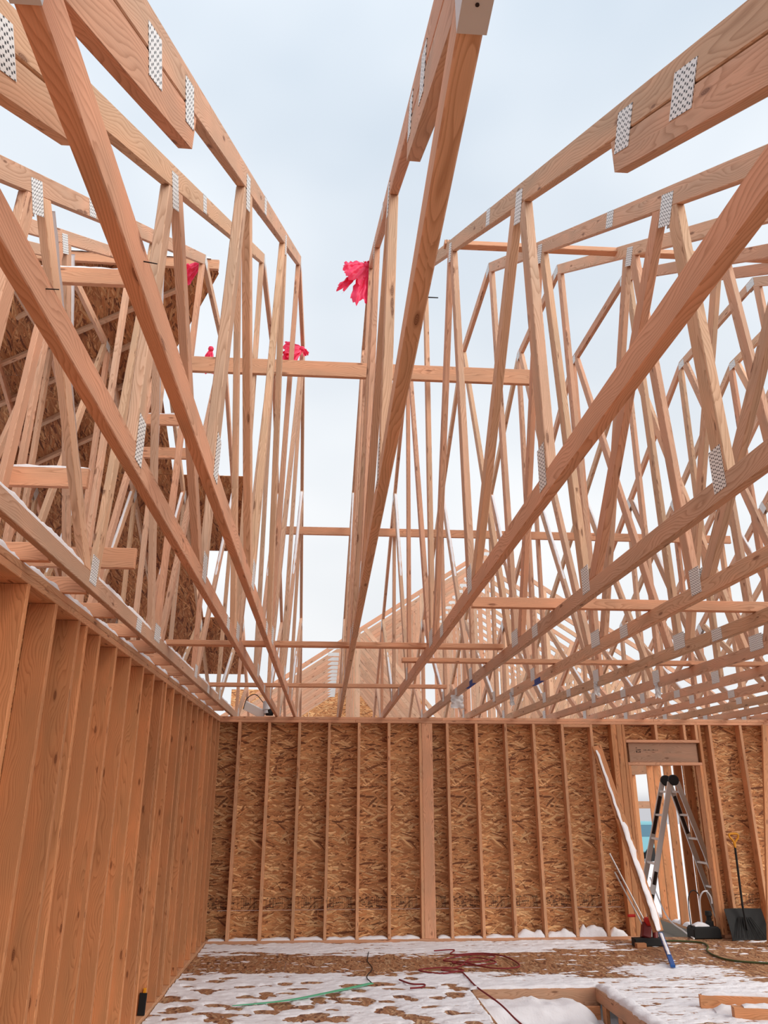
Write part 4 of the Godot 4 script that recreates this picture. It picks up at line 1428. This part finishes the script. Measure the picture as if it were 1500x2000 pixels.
	pc.tube(curve([Vector3(5.05, 0.55, -12.9), Vector3(5.0, 0.10, -12.3), Vector3(4.85, 0.03, -11.4), Vector3(4.78, 0.012, -10.95)]), 0.011, -1, 8)
	tag(put(pc.done(), "white_cable", M.white), "pale cable running out over the doorway sill", "cable")

func cords() -> void:
	var r := RandomNumberGenerator.new()
	r.seed = 6
	var b := MB.new()
	var pts := []
	for q in [[1.30, -10.25], [1.55, -10.30], [1.50, -10.05], [1.85, -10.08], [2.12, -9.85], [2.10, -9.35], [1.85, -9.25], [1.55, -9.55], [1.35, -9.75], [1.65, -10.0], [1.95, -9.95], [1.80, -9.65], [1.45, -9.60], [1.70, -9.45], [1.95, -9.6], [1.75, -9.85], [1.5, -9.35], [1.25, -9.2], [1.35, -9.12], [1.52, -9.2], [1.30, -9.32], [1.05, -9.22], [1.2, -9.05], [1.45, -9.10], [1.50, -8.9], [1.5, -8.4], [1.56, -7.8], [1.60, -7.22], [1.62, -6.9]]:
		pts.append(Vector3(q[0] + r.randf_range(-0.03, 0.03), 0.016 + r.randf() * 0.012, q[1]))
	b.tube(curve(pts, 0.025), 0.0075, -1, 6)
	tag(put(b.done(), "red_rope", M.rope), "dark red rope coiled on the bare floor with a tail to the stair opening", "rope")
	var b3 := MB.new()
	b3.tube(curve([Vector3(0.78, 0.028, -8.75), Vector3(0.88, 0.03, -8.55), Vector3(1.0, 0.03, -8.52), Vector3(0.97, 0.028, -8.42), Vector3(0.85, 0.028, -8.38)]), 0.008, -1, 6)
	tag(put(b3.done(), "rope_scrap", M.rope), "short scrap of dark red rope lying in the snow", "rope")
	var g := MB.new()
	var gp := curve([Vector3(-0.75, 0.024, -7.86), Vector3(-0.3, 0.026, -8.0), Vector3(0.1, 0.028, -8.28), Vector3(0.50, 0.028, -8.62)], 0.05)
	for i in gp.size() - 1:
		var f := float(i) / gp.size()
		g.board(gp[i], gp[i + 1] + (gp[i + 1] - gp[i]) * 0.05, lerpf(0.012, 0.055, sqrt(f)), 0.006, Vector3(0.4, 0, 1), 0.001)
	tag(put(g.done(), "green_strap", M.ribbon), "flat green strap lying frozen in the trodden snow", "strap")
	var k := MB.new()
	k.tube(curve([Vector3(0.50, 0.03, -8.62), Vector3(0.47, 0.02, -8.95), Vector3(0.55, 0.012, -9.4), Vector3(0.52, 0.012, -9.8), Vector3(0.56, 0.016, -10.3)]), 0.005, -1, 6)
	tag(put(k.done(), "thin_wire", M.rubber), "thin dark wire running from the green strap toward the back wall", "wire")
	var h := MB.new()
	h.tube(curve([Vector3(4.1, 0.014, -10.78), Vector3(4.4, 0.014, -10.80), Vector3(4.72, 0.014, -10.66), Vector3(4.70, 0.014, -10.40), Vector3(4.55, 0.014, -10.1), Vector3(4.50, 0.014, -9.75), Vector3(4.58, 0.014, -9.5), Vector3(4.95, 0.014, -9.33), Vector3(5.5, 0.014, -9.25), Vector3(6.2, 0.014, -9.2)]), 0.011, -1, 6)
	tag(put(h.done(), "green_hose", M.hose), "olive green air hose curving over the floor at the right", "hose")

func stair_opening() -> void:
	var o := thing("stair_opening", "framed floor opening at the bottom edge, filled with snow", "opening", Vector3(2.0, 0, -7.6))
	var O := Vector3(2.0, 0, -7.6)
	var m := wood_mb(3)
	m.box(Vector3(HOLE[0], -0.16, HOLE[2]) - O, Vector3(HOLE[1] + 0.04, 0.012, HOLE[2] - 0.04) - O, 0.003, 0)
	put(m.done(), "rim_board", M.wood_b, o)
	m = wood_mb(3)
	m.box(Vector3(HOLE[1], -0.10, HOLE[2] + 0.001) - O, Vector3(HOLE[1] + 0.04, 0.012, HOLE[3]) - O, 0.003, 2)
	put(m.done(), "rim_board", M.wood_a, o)
	m = wood_mb(3)
	m.box(Vector3(HOLE[0], -0.25, HOLE[2] + 0.001) - O, Vector3(HOLE[0] - 0.04, -0.019, HOLE[3]) - O, 0.003, 2)
	put(m.done(), "rim_board", M.wood_a, o)
	for z in [-8.20, -7.78, -7.34]:
		m = wood_mb(1)
		m.box(Vector3(HOLE[1] + 0.002, -0.9, z) - O, Vector3(HOLE[1] + 0.038, -0.101, z + 0.10) - O, 0.003, 1)
		put(m.done(), "stud", M.wood_a, o)
	m = wood_mb(1)
	m.box(Vector3(HOLE[0] + 0.01, -0.34, HOLE[2] + 0.10) - O, Vector3(HOLE[1] - 0.01, -0.115, HOLE[2] + 0.14) - O, 0.003, 0)
	put(m.done(), "step_riser", M.wood_b, o)
	var s := MB.new()
	var nz := FastNoiseLite.new()
	nz.seed = 31
	nz.frequency = 1.0
	nz.fractal_octaves = 3
	var rows := []
	for i in 41:
		var row := PackedVector3Array()
		for k in 33:
			var f := i / 40.0
			var g := k / 32.0
			var z: float = lerpf(HOLE[2] + 0.01, HOLE[3], f)
			var x: float = lerpf(HOLE[0] + 0.01, HOLE[1] - 0.01, g)
			var step := -0.075 if f < 0.13 else (-0.17 if f > 0.18 else lerpf(-0.075, -0.17, (f - 0.13) / 0.05))
			if f > 0.42: step -= 0.10 * smoothstep(0.42, 0.5, f)
			var edge := smoothstep(0.80, 1.0, g) * 0.16
			row.append(Vector3(x, step - edge + nz.get_noise_2d(x * 2.2, z * 2.2) * 0.03 + 0.04 * maxf(0, nz.get_noise_2d(x * 5.0 + 9.0, z * 5.0)), z))
		rows.append(row)
	skin(s, rows, Vector3.UP)
	tag(put(s.done(), "stairwell_snow", M.snow), "deep lumpy snow filling the framed floor opening", "snow", "", "stuff")
	var rs := MB.new()
	snow_ridge(rs, Vector3(HOLE[0] - 0.02, 0.010, HOLE[2] - 0.045), Vector3(HOLE[1] + 0.05, 0.010, HOLE[2] - 0.045), 0.09, 0.03, 50)
	snow_ridge(rs, Vector3(HOLE[1] + 0.075, 0.008, HOLE[2] - 0.05), Vector3(HOLE[1] + 0.075, 0.008, HOLE[3]), 0.15, 0.05, 51)
	tag(put(rs.done(), "rim_snow", M.snow), "snow banked along the rim of the floor opening", "snow", "", "stuff")
	# boards lying in snow at the lower right
	var b1 := wood_mb(1)
	b1.board(Vector3(3.30, 0.052, -7.60), Vector3(5.1, 0.052, -7.22), 0.10, 0.05, Vector3.UP)
	tag(put(b1.done(), "floor_board", M.wood_a), "orange board on edge with snow on top at the lower right", "board")
	var b2 := wood_mb(1)
	b2.board(Vector3(3.42, 0.045, -7.25), Vector3(4.9, 0.045, -6.92), 0.085, 0.09, Vector3.UP)
	tag(put(b2.done(), "floor_board", M.wood_b), "half-buried board in front of the orange one at the lower right", "board")
	var s4 := MB.new()
	snow_ridge(s4, Vector3(3.32, 0.100, -7.60), Vector3(5.1, 0.100, -7.22), 0.055, 0.03, 52)
	snow_ridge(s4, Vector3(3.36, 0.0, -7.46), Vector3(5.0, 0.0, -7.1), 0.16, 0.07, 53)
	snow_ridge(s4, Vector3(3.50, 0.087, -7.23), Vector3(4.9, 0.087, -6.92), 0.09, 0.03, 54)
	tag(put(s4.done(), "board_snow", M.snow), "lumps of snow on and between the two boards at the lower right", "snow", "", "stuff")

func wall_foot_snow() -> void:
	var s := MB.new()
	var x := -1.15
	var xs := [-1.17, -0.77, -0.36, 0.045, 0.45, 0.86, 1.27, 1.665, 2.07, 2.48, 2.875, 3.28, 3.69, 3.96]
	for i in xs.size() - 1:
		var h := 0.035
		if i >= 9: h = 0.09
		if i == 11: h = 0.14
		if i == 6: continue
		snow_ridge(s, Vector3(xs[i] + 0.025, 0.037, -11.06), Vector3(xs[i + 1] - 0.025, 0.037, -11.06), 0.12, h, 60 + i)
	snow_ridge(s, Vector3(1.48, 0.037, -11.06), Vector3(1.64, 0.037, -11.06), 0.12, 0.04, 79)
	snow_ridge(s, Vector3(-1.40, 0.037, -11.06), Vector3(-1.2, 0.037, -11.06), 0.12, 0.035, 80)
	tag(put(s.done(), "wall_foot_snow", M.snow), "snow heaped on the bottom plate between the back wall studs", "snow", "", "stuff")
	# level leaning at the foot of the left wall
	var t := thing("folded_level", "black tool with yellow tip standing against the lower left studs", "tool", Vector3(-1.455, 0.039, -7.515))
	var b := MB.new()
	b.board(Vector3(0, 0.002, 0), Vector3(0.004, 0.16, -0.008), 0.06, 0.022, Vector3(1, 0, 0), 0.004)
	put(b.done(), "body", M.black, t)
	var c := MB.new()
	c.board(Vector3(0.012, 0.16, -0.008), Vector3(0.013, 0.195, -0.01), 0.025, 0.02, Vector3(1, 0, 0), 0.004)
	put(c.done(), "tip", M.yellow, t)

func group_repeats() -> void:
	# alike things carry one group phrase
	var groups := {"roof_truss": "roof trusses over the room", "gable_truss": "gable trusses of the far wing", "chord_runner": "runners lying on the bottom chords", "truss_block": "blocks between the left trusses", "ribbon_flag": "pink ribbons tied to the trusses", "film_scrap": "plastic scraps hanging from the trusses", "nail": "nails in the near chords", "paint_mark": "blue paint marks on bottom chords", "joist_hanger": "galvanized hangers on chord ends", "lateral_brace": "lateral braces across the trusses", "floor_board": "boards lying in the snow"}
	for o in get_children():
		var key := String(o.name)
		if key.length() > 4 and key.substr(key.length() - 4, 1) == "_" and key.substr(key.length() - 3).is_valid_int(): key = key.substr(0, key.length() - 4)
		if groups.has(key): o.set_meta("group", groups[key])

func _ready() -> void:
	rng.seed = 2024
	make_view()
	make_materials()
	back_wall()
	left_wall()
	subfloor()
	roof_trusses()
	roof_sheathing()
	braces()
	wing()
	side_room()
	ground_cover()
	floor_snow()
	stair_opening()
	wall_foot_snow()
	ladder()
	loose_things()
	cords()
	group_repeats()
